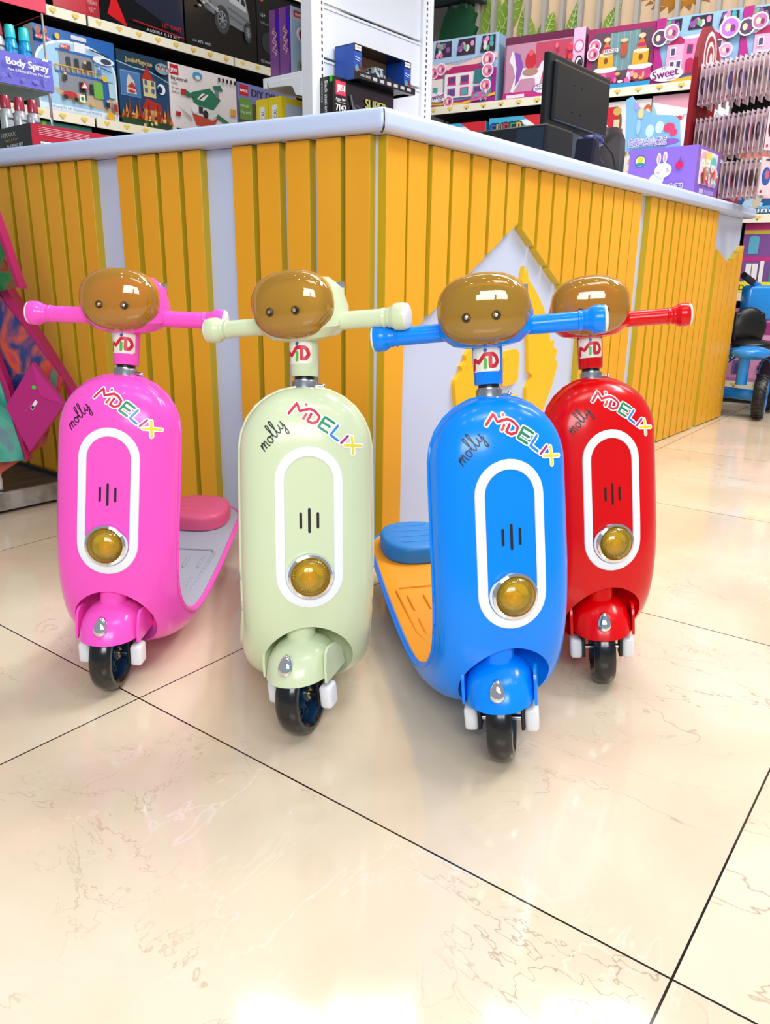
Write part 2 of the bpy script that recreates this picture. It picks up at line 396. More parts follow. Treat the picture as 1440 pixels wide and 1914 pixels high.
def scooter(X, Y, psi, phi, st, bc, dk, label, pad=None, deckc='9aa4b8'):
    """front points to local -y; the steered parts are turned by st about the raked steering axis"""
    body = mat(bc, .2, 0, .12, name='glossy_plastic', spec=.34); dark = mat(dk, .45, 0, 0, name='satin_plastic')
    root = empty('ride_on_scooter', mw=Matrix.Translation((X, Y, 0)) @ Matrix.Rotation(psi, 4, 'Z') @ Matrix.Rotation(phi, 4, 'Y'))
    tag(root, label, 'scooter', 'ride-on scooters parked in front of the counter')
    ax_o = Vector((0, S['cy'], S['cz'])); ax = Vector((0, math.sin(S['rho']), math.cos(S['rho'])))
    SR = Matrix.Translation(ax_o) @ Matrix.Rotation(st, 4, ax) @ Matrix.Translation(-ax_o)
    steer = lambda p: SR @ p
    tilt = Matrix.Rotation(-S['rho'], 4, 'X')   # z -> steering axis
    def axm(z0): # matrix whose z axis is the steering axis, origin on it at height z0
        return Matrix.Translation((0, S['cy']+(z0-S['cz'])*math.tan(S['rho']), z0)) @ tilt
    # --- body shell
    me = cut_arch(shell_mesh(body), body)
    sh = link('body_shell', me, root)
    bm = bmesh.new(); bm.from_mesh(me); bvh = BVHTree.FromBMesh(bm); bm.free()
    eps = .0005
    for sx in (-1, 1):
        mb = MB(); mb.tube([(sx*(a_[7]+.0003), a_[1]+a_[5]*.003, a_[2]+a_[6]*.003) for a_ in ST[1:-1:2]], .0026, body, 8); mb.build('edge_bead', sh, True)
    # white oval stripe
    def stadium(hw, zt, zb, n=16):
        return [(hw*math.cos(a), zt-hw+hw*math.sin(a)) for a in [PI*i/n for i in range(n+1)]]+[(-hw, zt-hw-(zt-zb-2*hw)*i/14) for i in range(1, 14)]+[(hw*math.cos(a), zb+hw+hw*math.sin(a)) for a in [PI+PI*i/n for i in range(n+1)]]+[(hw, zb+hw+(zt-zb-2*hw)*i/14) for i in range(1, 14)]
    zt, zb = .4250, .1990; O = stadium(.0480, zt, zb); K = len(O)
    prof = [(0, .001), (.06, 3.4), (.5, 5.2), (.94, 3.4), (1, .001)]
    mb = MB(); v = []
    for t, hgt in prof:
        ring = stadium(.0480-.0138*t, zt-.0138*t, zb+.0138*t); v += [(x, -hgt, z) for x, z in ring]
    mb.add(v, [(i*K+j, i*K+(j+1) % K, (i+1)*K+(j+1) % K, (i+1)*K+j) for i in range(len(prof)-1) for j in range(K)], mat('f4f8ff', .3, 0, .4))
    mb.build('oval_trim', sh, True, fn=on_surface(bvh, eps))
    mb = MB(); v = []
    for t, hgt in ((0, .6), (1, .6)):
        ring = stadium(.0345-.0006*t, zt-.0135-.0006*t, zb+.0135+.0006*t); v += [(x, -hgt, z) for x, z in ring]
    mb.add(v, [(j, (j+1) % K, K+(j+1) % K, K+j) for j in range(K)], dark); mb.build('panel_seam', sh, fn=on_surface(bvh, eps))
    # speaker slots
    a = Art(.6)
    for dx, h in ((-.0120, .0095), (0, .0155), (.0120, .0095)): a.line([(dx, .3235-h), (dx, .3235+h)], .0038, '14060c', .004)
    a.build('speaker_slots', sh, fn=lambda p: on_surface(bvh, .0004)(Vector((p.x, -1.2, p.z))))
    # handwritten name sticker
    a = Art(.4); k = .0100; ra = math.radians(50); ox, oz = -.0600, .4170
    for s_ in MOLLY:
        a.line([(ox+(x*math.cos(ra)-z*math.sin(ra))*k*.88, oz+(x*math.sin(ra)+z*math.cos(ra))*k*.88) for x, z in smooth_pl(s_)], .0016, '101418', .0015)
    a.build('name_sticker', sh, fn=lambda p: on_surface(bvh, .0004)(Vector((p.x, -1.4, p.z))))
    # colourful maker's sticker on an arc
    a = Art(.35); H_ = .0165
    def arc(x, z):
        t = x/7.0; th = math.radians(-22-24*t)
        bx = -.0265+.0905*t; bz = .4680-.0230*t-.0330*t*t
        return (bx-math.sin(th)*z*H_, bz+math.cos(th)*z*H_)
    for wd, cs in ((.0072, 'fbfbff'), (.0034, None)):
        for col, sl in LOGO:
            for s_ in sl:
                q = []
                for p0, p1 in zip(s_, s_[1:]): q += [(p0[0]+(p1[0]-p0[0])*i/6, p0[1]+(p1[1]-p0[1])*i/6) for i in range(6)]
                q.append(s_[-1]); a.line([arc(*p) for p in q], wd, cs or col, .003)
    L0 = a.lay
    a.build('maker_sticker', sh, fn=lambda p: on_surface(bvh, .0004)(Vector((p.x, p.y/Art.eps*.06-1.2, p.z))))
    # --- round lamp (body)
    h = bvh.ray_cast(Vector((0, -.3, .2465)), Vector((0, 1, 0))); nrm = h[1]; Ml = Matrix.Translation(h[0]) @ nrm.to_track_quat('Z', 'Y').to_matrix().to_4x4()
    mb = MB(); R = .0325
    mb.lathe([(R+.001, -.004), (R+.001, .004), (R-.001, .009), (R-.0045, .0105), (R-.0065, .008), (R-.0075, .004), (.012, .0015), (.0001, .001)], CHROME, Ml, 48)
    rl = mb.build('round_lamp', root, True)
    mb = MB(); mb.lathe([(R-.006, .0075)]+[((R-.006)*math.cos(t), .0075+.0155*math.sin(t)) for t in [PI/2*i/10 for i in range(1, 10)]]+[(.00005, .023)], LAMP, Ml, 48); mb.build('lamp_dome', rl, True)['label'] = 'amber glass dome'
    mb = MB()
    for i in range(40):
        t = 2*PI*i/40; c_, s_ = math.cos(t), math.sin(t)
        mb.cyl(Ml @ Vector((c_*(R-.0125), s_*(R-.0125), .0048)), Ml @ Vector((c_*(R-.008), s_*(R-.008), .0060)), .0006, GOLD, n=5)
    mb.ball(Ml @ Vector((0, -.004, .0035)), .0115, .0115, .0115, mat('ffc810', .35, .1), 8)
    mb.build('lamp_reflector', rl, True)
    # --- footboard
    fb = mat(deckc, .5, name='footboard'); mb = MB(); rows = []
    sel = [s_ for s_ in ST if s_[0] > .345]
    NX = 12
    def board(off, inset):
        v = []
        for (q, y, z, ty, tz, ny, nz, w_, d, Lt) in sel:
            ww = max(w_-inset, .0005)
            for i in range(NX+1):
                x = -ww+2*ww*i/NX; e_ = min(1, (ww-abs(x))/.004) if ww > .01 else 0
                o_ = -(off*e_+.0004); v.append((x, y+ny*o_, z+nz*o_))
        return v
    v = board(.0032, .0065); n_ = len(sel)
    mb.add(v, [(i*(NX+1)+j, i*(NX+1)+j+1, (i+1)*(NX+1)+j+1, (i+1)*(NX+1)+j) for i in range(n_-1) for j in range(NX)], fb)
    foot = mb.build('footboard', root, True, sharp=60)
    deckz = lambda y: .079+(y-.2)*(.0990-.079)/.3+.004
    mb = MB()
    for x in (-.06, -.03, .0, .03, .06):
        for y0, y1 in ((.19, .25), (.28, .34)):
            mb.tube([(x, y0+(y1-y0)*i/6, deckz(y0+(y1-y0)*i/6)-.0005) for i in range(7)], [.0008]+[.0022]*5+[.0008], fb, 8)
    zz = [(-.076, .36), (-.070, .372), (.070, .372), (.076, .36), (.072, .16), (.06, .14)]
    mb.tube([(x, y, deckz(y)-.001) for x, y in [(-.06, .14), (-.074, .2), (-.076, .36)]+zz[1:]], .0024, fb, 8)
    mb.build('tread_ribs', foot, True)
    # --- seat pad
    pm = mat(pad or dk, .42, name='pad'); mb = MB()
    def sup(n, rx, ry, e): return [(rx*math.copysign(abs(math.cos(t))**(2/e), math.cos(t)), ry*math.copysign(abs(math.sin(t))**(2/e), math.sin(t))) for t in [2*PI*i/n for i in range(n)]]
    yc = .545; z0 = deckz(yc)+.001; prof = [(1, 0), (1, .020), (.985, .027), (.95, .031), (.88, .033), (.6, .034), (.02, .034)]
    v = []
    for k_, hh in prof: v += [(x*k_, yc+y*k_, z0+hh+(y*k_)*.06) for x, y in sup(40, .0700, .0780, 2.5)]
    mb.add(v, [(i*40+j, i*40+(j+1) % 40, (i+1)*40+(j+1) % 40, (i+1)*40+j) for i in range(len(prof)-1) for j in range(40)]+[tuple(range((len(prof)-1)*40, len(prof)*40))], pm)
    pd = mb.build('seat_pad', root, True, sharp=60)
    mb = MB()
    for i, yy in enumerate((-.044, -.015, .015, .044)):
        hwid = .038 if i in (0, 3) else .05
        mb.tube([(-hwid+2*hwid*j/8, yc+yy+(.004 if j in (0, 8) else 0), z0+.0335+yy*.06) for j in range(9)], [.0006]+[.0018]*7+[.0006], pm, 8)
    mb.build('pad_ribs', pd, True)
    # --- tail lights and rear wheels
    for sx in (-1, 1):
        mb = MB(); mb.ball((sx*.074, .640, .094), .013, .017, .009, mat('c88a3c', .2, .3, .5), 10); mb.box((sx*.066, .625, .082), (sx*.080, .64, .106), CHROME, .002); mb.build('tail_light', root, True)
        mb = MB(); Mw = Matrix.Translation((sx*.045, .55, .033)) @ Matrix.Rotation(PI/2, 4, 'Y')
        mb.lathe([(.012, -.011), (.026, -.012), (.0325, -.008), (.033, 0), (.0325, .008), (.026, .012), (.012, .011), (.012, -.011)], TYRE, Mw, 32)
        mb.lathe([(.0001, -.006), (.012, -.009), (.012, .009), (.0001, .006)], RIM, Mw, 20); mb.build('rear_wheel', root, True)
    # --- steering: collar, sleeve with sticker, housing, bars
    mb = MB(); Ma = axm(.4905)
    mb.lathe([(.0001, -.02), (.0185, -.02), (.0185, .0125), (.0178, .0135), (.0165, .0138), (.0165, .0155), (.0125, .016), (.0125, .03), (.0001, .03)], STEEL, Ma, 36)
    mb.cyl(Ma @ Vector((.012, -.006, .006)), Ma @ Vector((.026, -.006, .006)), .0035, STEEL, n=10); mb.ball(Ma @ Vector((.027, -.006, .006)), .0035, .0045, .0045, CHROME, 6)
    mb.build('head_clamp', root, True)
    mb = MB(); Mn = axm(.5090)
    mb.lathe([(.0001, -.007), (.0145, -.007), (.0145, .004), (.0001, .004)], BLACK, Mn, 28)
    nk = mb.build('spacer_ring', root, True)
    mb = MB(); mb.lathe([(.0001, .001), (.0188, .001), (.0200, .0035), (.0206, .030), (.0218, .070), (.0245, .078), (.0001, .078)], body, Mn, 40)
    slv = mb.build('steering_sleeve', root, True, fn=steer)
    a = Art(.4)
    def rr(x0, z0_, x1, z1, r_, n=4):
        p = []
        for cx, cz, a0 in ((x1-r_, z1-r_, 0), (x0+r_, z1-r_, PI/2), (x0+r_, z0_+r_, PI), (x1-r_, z0_+r_, 1.5*PI)): p += [(cx+r_*math.cos(a0+PI/2*i/n), cz+r_*math.sin(a0+PI/2*i/n)) for i in range(n+1)]
        return p
    zb_ = .018; hh = .033
    for i in range(14):
        x0 = -.0235+.045*i/14; x1 = -.0235+.045*(i+1)/14; i_ = .002 if i in (0, 13) else 0
        a.lay = 1; a.rect(x0, zb_+i_, x1, zb_+hh-i_, 'f3efe2')
    a.lay = 4
    for pl, cl, wd in (([(-.0155, .024), (-.0145, .036), (-.008, .0315), (-.0005, .0415), (.004, .0415)], 'd01c34', .0048), ([(-.0005, .025), (0, .035)], '5cb838', .0042), ([(.0055, .0375), (.0052, .0262), (.0105, .0268), (.014, .032), (.0125, .038), (.009, .0415), (.003, .0415)], 'd01c34', .0048), ([(.0, .0465), (.0003, .0466)], '2a5cc8', .0046)):
        a.line([(x*1.25-.001, .018+(z_-.020)*1.08) for x, z_ in pl], wd*1.12, cl, .0012)
    def onneck(p):
        rad = .0206+(p.z-.03)*.03+.0004-p.y*.25; t = p.x/rad-PI/2
        return steer(Mn @ Vector((rad*math.cos(t), rad*math.sin(t), p.z)))
    a.build('logo_sticker', slv, fn=onneck)['label'] = 'white sticker lettered MD'
    # head housing: faceted bowl behind the headlight
    mb = MB(); v = []; secs = [(.5615, .030, .026, 0), (.5660, .048, .038, 0), (.5800, .0645, .050, 0), (.6050, .0655, .052, 0), (.6330, .058, .046, .001), (.6480, .040, .034, .003), (.6530, .010, .010, .004)]
    for z_, rx, ry, dy in secs:
        cy_ = .105+dy
        v += [(x, cy_+y, z_) for x, y in sup(36, rx, ry, 2.9)]
    mb.add(v, [(i*36+j, i*36+(j+1) % 36, (i+1)*36+(j+1) % 36, (i+1)*36+j) for i in range(len(secs)-1) for j in range(36)]+[tuple(range(36))[::-1], tuple(range((len(secs)-1)*36, len(secs)*36))], body)
    hs = mb.build('head_housing', root, True, fn=steer, sharp=24)
    mb = MB(); mb.cyl((.047, .128, .600), (.050, .128, .632), .009, body, n=20); mb.cyl((.0495, .128, .630), (.050, .128, .640), .0092, CHROME, n=20); mb.build('horn_button', hs, True, fn=steer)
    # handlebar grips
    for sx in (-1, 1):
        prof = [(.0001, .045), (.0128, .045), (.0128, .124), (.0140, .125), (.0140, .1275), (.0130, .1285), (.0130, .1315), (.0140, .1325), (.0140, .1355), (.0146, .1375), (.0180, .1425), (.0190, .1450), (.0190, .1560), (.0180, .1590), (.0120, .1595), (.0001, .1595)]
        Mh = Matrix.Translation((0, S['hy'], S['hz'])) @ Matrix.Rotation(sx*PI/2, 4, 'Y')
        mb = MB(); mb.lathe(prof, body, Mh, 32); g = mb.build('handlebar_grip', root, True, fn=steer, sharp=50)
        mb = MB(); mb.lathe([(.0178, .1588), (.0178, .1605), (.0160, .1625), (.0090, .1637), (.0001, .1640)], mat('f3efec', .35), Mh, 32); mb.build('grip_cap', g, True, fn=steer)['label'] = 'white end cap'
    # headlight
    Mq = Matrix.Translation((0, S['ly']-.006, S['lz'])) @ Matrix.Rotation(math.radians(-4), 4, 'X')
    def shape(k_, dep): return [Mq @ Vector((x*k_, -dep, z_*k_)) for x, z_ in sup(56, .0625, .0480, 2.35)]
    v = []; pf = [(1.0, -.014), (1.0, -.010), (.985, -.004), (.95, .003), (.88, .0105), (.76, .0165), (.6, .0205), (.4, .0235), (.2, .0248), (.01, .0252)]
    for k_, dp in pf: v += shape(k_, dp)
    mb = MB(); mb.add(v, [(i*56+j, i*56+(j+1) % 56, (i+1)*56+(j+1) % 56, (i+1)*56+j) for i in range(len(pf)-1) for j in range(56)]+[tuple(range((len(pf)-1)*56, len(pf)*56))], TAN)
    hl = mb.build('headlight_lens', root, True, fn=steer, sharp=70); hl['label'] = 'glossy amber see-through oval lens'
    mb = MB(); v = []
    pf = [(.97, -.0135), (.93, -.009), (.75, -.0065), (.4, -.005), (.02, -.0045)]
    for k_, dp in pf: v += shape(k_, dp)
    mb.add(v, [(i*56+j, i*56+(j+1) % 56, (i+1)*56+(j+1) % 56, (i+1)*56+j) for i in range(len(pf)-1) for j in range(56)], mat('dcaa38', .35, .3))
    mb.build('lens_back', hl, True, fn=steer)
    mb = MB(); v = []
    pl_ = [(-.056, -.012), (-.03, -.005), (0, -.003), (.03, -.005), (.056, -.012), (.054, -.022), (.04, -.038), (.015, -.0445), (-.015, -.0445), (-.04, -.038), (-.054, -.022)]
    mb.add([Mq @ Vector((x, .0035, z_)) for x, z_ in pl_], [tuple(range(len(pl_)))], body); mb.build('inner_face', hl, False, fn=steer)
    for sx in (-1, 1):
        mb = MB(); Mr = Mq @ Matrix.Translation((sx*.0195, -.0185, -.0095)) @ Matrix.Rotation(PI/2, 4, 'X')
        mb.lathe([(.0001, .0055), (.0032, .0055), (.0045, .0055), (.0046, -.02), (.0001, -.02)], mat('3a2408', .35), Mr, 16)
        sc_ = mb.build('screw_post', hl, True, fn=steer)
        mb = MB(); mb.lathe([(.0001, .0085), (.0024, .008), (.0030, .006), (.0001, .004)], mat('dfe3ea', .2, 1), Mr, 12)
        mb.lathe([(.0050, .0072), (.0060, .0062), (.0062, .004)], mat('4a3212', .3), Mr, 20); mb.build('screw', hl, True, fn=steer)
    # --- fender on the steering axis
    mb = MB(); v = []; secs = [(.186, .0255, .0255, -.024), (.1760, .0258, .0258, -.025), (.1735, .0262, .0262, -.025), (.1725, .0215, .0215, -.025), (.1440, .0208, .0208, -.0245), (.1415, .0250, .0250, -.0240), (.1370, .0330, .0340, -.0240), (.1290, .0410, .0455, -.0235), (.1180, .0462, .0550, -.0230), (.1060, .0482, .0595, -.0225), (.0960, .0490, .0620, -.0220)]
    for z_, rx, ry, dy in secs:
        cy_ = S['cy']+(z_-S['cz'])*math.tan(S['rho'])+dy
        v += [(x, cy_+y, z_) for x, y in sup(40, rx, ry, 2.15)]
    inner = [(z_, rx-.0025, ry-.0025, dy) for z_, rx, ry, dy in secs[::-1] if z_ < .15]
    for z_, rx, ry, dy in inner:
        cy_ = S['cy']+(z_-S['cz'])*math.tan(S['rho'])+dy
        v += [(x, cy_+y, z_+(.0 if z_ < .097 else -.002)) for x, y in sup(40, rx, ry, 2.15)]
    ns = len(secs)+len(inner)
    mb.add(v, [(i*40+j, i*40+(j+1) % 40, (i+1)*40+(j+1) % 40, (i+1)*40+j) for i in range(ns-1) for j in range(40)]+[tuple(range(40))[::-1], tuple(range((ns-1)*40, ns*40))], body)
    for sx in (-1, 1):
        for t in range(1):
            pts = [(-.060, .090), (-.058, .112), (-.052, .132), (-.044, .138), (-.020, .136), (.000, .118), (.008, .090)]
            k0 = MB(); k0.prism([(p[0], p[1]) for p in pts], 0, .004, body)
            mb.add([(sx*(.0475+q[1]), q[0]+.0, q[2]) for q in k0.v], k0.f, body)
    fd = mb.build('front_fender', root, True, fn=steer, sharp=45)
    hb = Vector((0, S['cy']+(.1234-S['cz'])*math.tan(S['rho'])-.0235-.0518, .1240)); Mb = Matrix.Translation(hb) @ Matrix.Rotation(math.radians(-32), 4, 'X')
    mb = MB(); v = []; n = 24
    for k_, dp in ((1, -.002), (1.0, .0015), (.9, .0045), (.65, .0065), (.3, .0074), (.01, .0076)):
        for i in range(n):
            t = 2*PI*i/n; x = .0105*math.sin(t)*(1-.28*math.cos(t)); z_ = .0165*math.cos(t)-.001; v.append(Mb @ Vector((x*k_, -dp, z_*k_)))
    mb.add(v, [(i*n+j, i*n+(j+1) % n, (i+1)*n+(j+1) % n, (i+1)*n+j) for i in range(5) for j in range(n)], CHROME); mb.build('fender_badge', fd, True, fn=steer)['label'] = 'chrome teardrop badge'
    # --- front wheel
    R = .0600; wy = -.0430; Mw = Matrix.Translation((0, wy, R)) @ Matrix.Rotation(PI/2, 4, 'Y')
    hwid = .0175; tyre = [(R*.70, -hwid*.72), (R*.80, -hwid), (R*.90, -hwid*.97), (R*.965, -hwid*.74), (R*.995, -hwid*.36), (R, 0), (R*.995, hwid*.36), (R*.965, hwid*.74), (R*.90, hwid*.97), (R*.80, hwid), (R*.70, hwid*.72), (R*.70, -hwid*.72)]
    mb = MB(); mb.lathe(tyre, TYRE, Mw, 64); fw = mb.build('front_wheel', root, True, fn=steer)
    mb = MB(); mb.lathe([(R*.70, -hwid*.75), (R*.66, -hwid*.5), (R*.66, hwid*.5), (R*.70, hwid*.75)], RIM, Mw, 48)
    mb.lathe([(.0001, -.010), (.011, -.010), (.013, -.007), (.013, .007), (.011, .010), (.0001, .010)], RIM, Mw, 24)
    for i in range(12):
        t = 2*PI*i/12
        for off, hw_ in ((-.12, .006), (.12, .006)):
            pl = [(.012, t), (.022, t+off*.8), (.032, t+off*2), (R*.67, t+off*3.2)]
            mb.tube([Mw @ Vector((rr_*math.cos(a_), rr_*math.sin(a_), 0)) for rr_, a_ in pl], .0022, RIM, 6)
    mb.build('wheel_rim', fw, True, fn=steer)['label'] = 'dark blue spoked rim'
    mb = MB(); mb.cyl((-.030, wy, R), (.030, wy, R), .0045, STEEL, n=16); mb.cyl((-.0125, wy, R), (.0125, wy, R), .008, mat('a89468', .3, .8), n=20)
    for sx in (-1, 1): mb.box((sx*.0275, wy-.011, R-.014), (sx*.0325, wy+.011, R+.03), BLACK, .001)
    mb.build('axle', fw, True, fn=steer)
    for sx in (-1, 1):
        mb = MB(); mb.box((sx*.0325, wy-.0130, R-.0165), (sx*.0520, wy+.0150, R+.0200), mat('f0f1f8', .3, 0, .3), .006); mb.build('axle_cover', root, True, fn=steer)['label'] = 'white rounded axle cover'
    return root
rd = math.radians
scooter(-.4433, 1.1844, rd(-.4), rd(2.1), rd(-2.0), 'ff58cc', 'e0589c', 'pink ride-on scooter at the left end of the row, pink pad on grey deck', 'ea5f8e', 'a9afbf')
scooter(-.1157, 1.0635, rd(9.3), rd(.9), rd(-29.0), 'd6e2bc', 'c4cfa6', 'cream green ride-on scooter, second in the row, front wheel turned', 'd2d9ae', 'a9afbf')
scooter(.1713, 1.0056, rd(11.2), rd(-1.4), rd(-23.2), '008aff', '1a6fc0', 'blue ride-on scooter with an orange deck and blue pad, nearest the camera', '1c86d8', 'f7a11e')
scooter(.3715, 1.2310, rd(9.6), rd(-1.8), rd(-18.0), 'de0008', 'a8060e', 'red ride-on scooter at the right end, partly behind the blue one', 'c80812', 'a9afbf')

# ---------------------------------------------------------------- counter
SLAT = noisy('yellow_slat', 'f2a816', 'f8b224', 3, .42, 0, (1, 1, .3)); EDGE = mat('cfae14', .45, name='slat_edge'); PANEL = mat('ccd7f4', .3, name='counter_panel'); TOPM = mat('cedefe', .28, 0, .3, name='worktop')
def fpt(fr, x, y): q = fmat(fr, x, y).translation; return (q.x, q.y)
def inter(fr1, y1, fr2, y2):
    p = Vector(fpt(fr1, 0, y1)); d = Vector((math.cos(fr1[2]), math.sin(fr1[2]))); q = Vector(fpt(fr2, 0, y2)); e = Vector((math.cos(fr2[2]), math.sin(fr2[2])))
    den = d.x*e.y-d.y*e.x; t = ((q.x-p.x)*e.y-(q.y-p.y)*e.x)/den; r_ = p+d*t; return (r_.x, r_.y)
LEN_L, LEN_R = 2.0, 2.735; dep = .024
ctr = empty('shop_counter', (CX, CY, 0)); tag(ctr, 'angled shop counter clad in yellow vertical slats, standing behind the scooters', 'counter')
inv = Matrix.Translation((-CX, -CY, 0))
mb = MB(); ins = .55
mb.zprism([fpt(FLf, -LEN_L, dep), inter(FLf, dep, FR, dep), fpt(FR, LEN_R, dep), fpt(FR, LEN_R, ins), inter(FLf, ins, FR, ins), fpt(FLf, -LEN_L, ins)], 0, .945, PANEL)
mb.build('counter_body', ctr, fn=lambda p: inv @ p)['label'] = 'white laminated panels'
def slat(fr, s0, s1, zb0=0, zb1=0, zt0=.945, zt1=.945, zm=None):
    mb = MB(); pts = [(s0, zb0), (s1, zb1), (s1, zt1)]+([zm] if zm else [])+[(s0, zt0)]
    mb.prism(pts, 0, dep+.001, SLAT); e = mb.mi(EDGE)
    for i, fc in enumerate(mb.f):
        ys = [mb.v[k][1] for k in fc]
        if max(ys)-min(ys) > .01: mb.m[i] = e; M_ = fmat(fr)
    o = mb.build('slat', ctr, fn=lambda p: inv @ (M_ @ p)); bv = o.modifiers.new('bevel', 'BEVEL'); bv.width = .0012; bv.segments = 1; bv.limit_method = 'ANGLE'; bv.angle_limit = rd(50)
    return o
for s0, s1 in ((.027, .091), (.103, .167), (.186, .251), (.271, .335), (.351, .411), (.512, .570), (.586, .650), (.664, .726), (.746, .803), (.903, .955), (.968, 1.026), (1.040, 1.099), (1.113, 1.171), (1.185, 1.243)):
    slat(FLf, -s1, -s0)
for i in range(9): s0 = 1.258+.0725*i; slat(FLf, -(s0+.058), -s0)
gable = lambda s: .800-abs(s-.592)*.585
for s0 in (.021, .099, .188, .272, .358, .445, .530, .617, .705, .791, .877, .957, 1.043, 1.126, 1.207, 1.290, 1.367):
    s1 = s0+.071
    if s0 > .09 and s1 < 1.10:
        if s0 < .592 < s1: slat(FR, s0, .592, gable(s0), gable(.592)); slat(FR, .592, s1, gable(.592), gable(s1)) if s1-.592 > .012 else None
        else: slat(FR, s0, s1, gable(s0), gable(s1))
    else: slat(FR, s0, s1, .004, .004)
for s0 in (1.526, 1.610, 1.692, 1.776, 1.856, 1.932, 2.012, 2.088, 2.165, 2.238): slat(FR, s0, s0+.062, .004, .004)
vt = lambda s: .800-(s-2.33)*.33 if s < 2.53 else .734+(s-2.53)*.46
for s0 in (2.352, 2.430, 2.508, 2.586, 2.664):
    s1 = s0+.068; slat(FR, s0, s1, .004, .004, vt(s0), vt(s1))
# lion-mane relief on the white gable
YEL = mat('fcc30a', .35, name='relief'); M_ = fmat(FR)
mb = MB()
for pts in ([(.652, .654), (.662, .690), (.672, .666), (.684, .680), (.690, .655), (.740, .622), (.793, .575), (.835, .520), (.852, .470), (.880, .474), (.878, .452), (.905, .440), (.896, .415), (.915, .395), (.886, .330), (.840, .262), (.790, .200), (.727, .190), (.723, .339), (.755, .372), (.727, .387), (.715, .47), (.699, .537), (.680, .585), (.66, .63)],
            [(.400, .475), (.379, .457), (.384, .445), (.360, .430), (.366, .420), (.336, .395), (.333, .385), (.345, .325), (.352, .29), (.43, .26), (.46, .33), (.455, .46)],
            [(.613, .458), (.648, .459), (.660, .450), (.664, .436), (.666, .375), (.655, .360), (.604, .355), (.583, .357), (.576, .365), (.580, .437), (.592, .455)],
            [(.600, .305), (.668, .325), (.655, .300), (.60, .28)]):
    mb.prism(pts, dep-.012, dep+.002, YEL)
o = mb.build('mascot_relief', ctr, fn=lambda p: inv @ (M_ @ p)); o['label'] = 'flat yellow cut-out shapes on the white gable'
# worktop
mb = MB(); oh = -.03
mb.zprism([fpt(FLf, -LEN_L-.03, oh), inter(FLf, oh, FR, oh), fpt(FR, 2.745, oh), fpt(FR, 2.775, oh+.03), fpt(FR, 2.775, .60), inter(FLf, .60, FR, .60), fpt(FLf, -LEN_L-.03, .60)], .946, .991, TOPM)
wt = mb.build('countertop'); tag(wt, 'white rounded-edge worktop running along both arms of the yellow slatted counter', 'countertop')
bv = wt.modifiers.new('bevel', 'BEVEL'); bv.width = .014; bv.segments = 4; bv.limit_method = 'ANGLE'; bv.angle_limit = rd(50)
for p in wt.data.polygons: p.use_smooth = True
wt.modifiers.new('wn', 'WEIGHTED_NORMAL')
q = Vector(inter(FLf, oh, FR, oh)); q2 = Vector(inter(FLf, .60, FR, .60)); dq = (q2-q).normalized()
mb = MB(); mb.tube([(q.x+dq.x*.6, q.y+dq.y*.6, .9912), (q.x+dq.x*.02, q.y+dq.y*.02, .9912), (q.x+dq.x*.004, q.y+dq.y*.004, .984), (q.x-dq.x*.0005, q.y-dq.y*.0005, .965), (q.x+dq.x*.005, q.y+dq.y*.005, .950), (q.x+dq.x*.03, q.y+dq.y*.03, .9455)], [.001, .001, .0012, .0013, .0022, .0022], mat('4a2c1c', .8), 6)
mb.build('mitre_crack', wt)['label'] = 'dark chipped joint line'

# ---------------------------------------------------------------- shop shelving behind
SHELF = mat('e9e6df', .5, name='shelf_metal'); DKB = mat('2b2622', .7, name='dark_board'); STRIPM = mat('f4ecd4', .5, name='price_strip')
def shelving(fr, name, label, u0, u1, zs, zt, depth, cells, gap=.92):
    t = empty(name, mw=fmat(fr, u0)); tag(t, label, 'shelving'); W_ = u1-u0
    mb = MB(); mb.box((0, depth, 0), (W_, depth+.03, zt), DKB); mb.build('back_panel', t)
    for z in zs:
        mb = MB(); mb.box((0, .0, z-.022), (W_, depth, z), SHELF if depth < .3 else DKB); s_ = mb.build('shelf', t)
        n = int(W_/gap)+1
        for i in range(n):
            a0 = i*gap+.006; a1 = min((i+1)*gap-.006, W_)
            if a1-a0 < .05: continue
            a = Art(.5); a.box((a0, -.008, z-.040), (a1, 0, z+.004), STRIPM); nv = len(a.v); k = 8
            for j in range(k):
                cx_ = a0+(a1-a0)*(j+.5)/k
                a.poly([(cx_-.019, z-.012), (cx_-.01, z-.004), (cx_, z-.009), (cx_+.01, z-.004), (cx_+.019, z-.012), (cx_+.008, z-.022), (cx_-.008, z-.022)], 'f2cc5a')
                a.ell(cx_, z-.024, .005, .004, '4a4030' if cells else 'd8b45a', 8)
            a.v = a.v[:nv]+[(p[0], p[1]-.008, p[2]) for p in a.v[nv:]]; a.build('price_strip', s_)
    for x in [0]+[gap*i for i in range(1, int(W_/gap)+1)]:
        mb = MB(); mb.box((x-.012, depth-.03, 0), (x+.012, depth, zt), DKB); mb.build('upright', t)
    return t
shelving(FG, 'display_shelving', 'dark shelving with cream price strips holding big building-set boxes, back left', -2.1, .75, (.1, .52, .95, 1.402, 1.850, 2.30), 2.75, .42, False)
shelving(FW, 'display_shelving', 'shelving with white price strips holding pink dollhouse boxes, back right', -.03, 2.9, (.12, .60, 1.004, 1.268, 1.681), 2.0, .40, True)

def carton(fr, name, label, u0, z0, w_, h, d, col, art, back=.02, side=None, group=None, cat='box', rot=0, rough=.3):
    M_ = fmat(fr, u0, back, z0, rot); mb = MB(); mb.box((0, 0, 0), (w_, d, h), mat(col, rough))
    if side:
        for i, fc in enumerate(mb.f):
            if i == 5: mb.m[i] = mb.mi(mat(side, rough))
    o = mb.build(name, mw=M_, fix=False); tag(o, label, cat, group)
    if art:
        a = Art(rough); art(a, w_, h); a.build('printed_front', o)
    return o
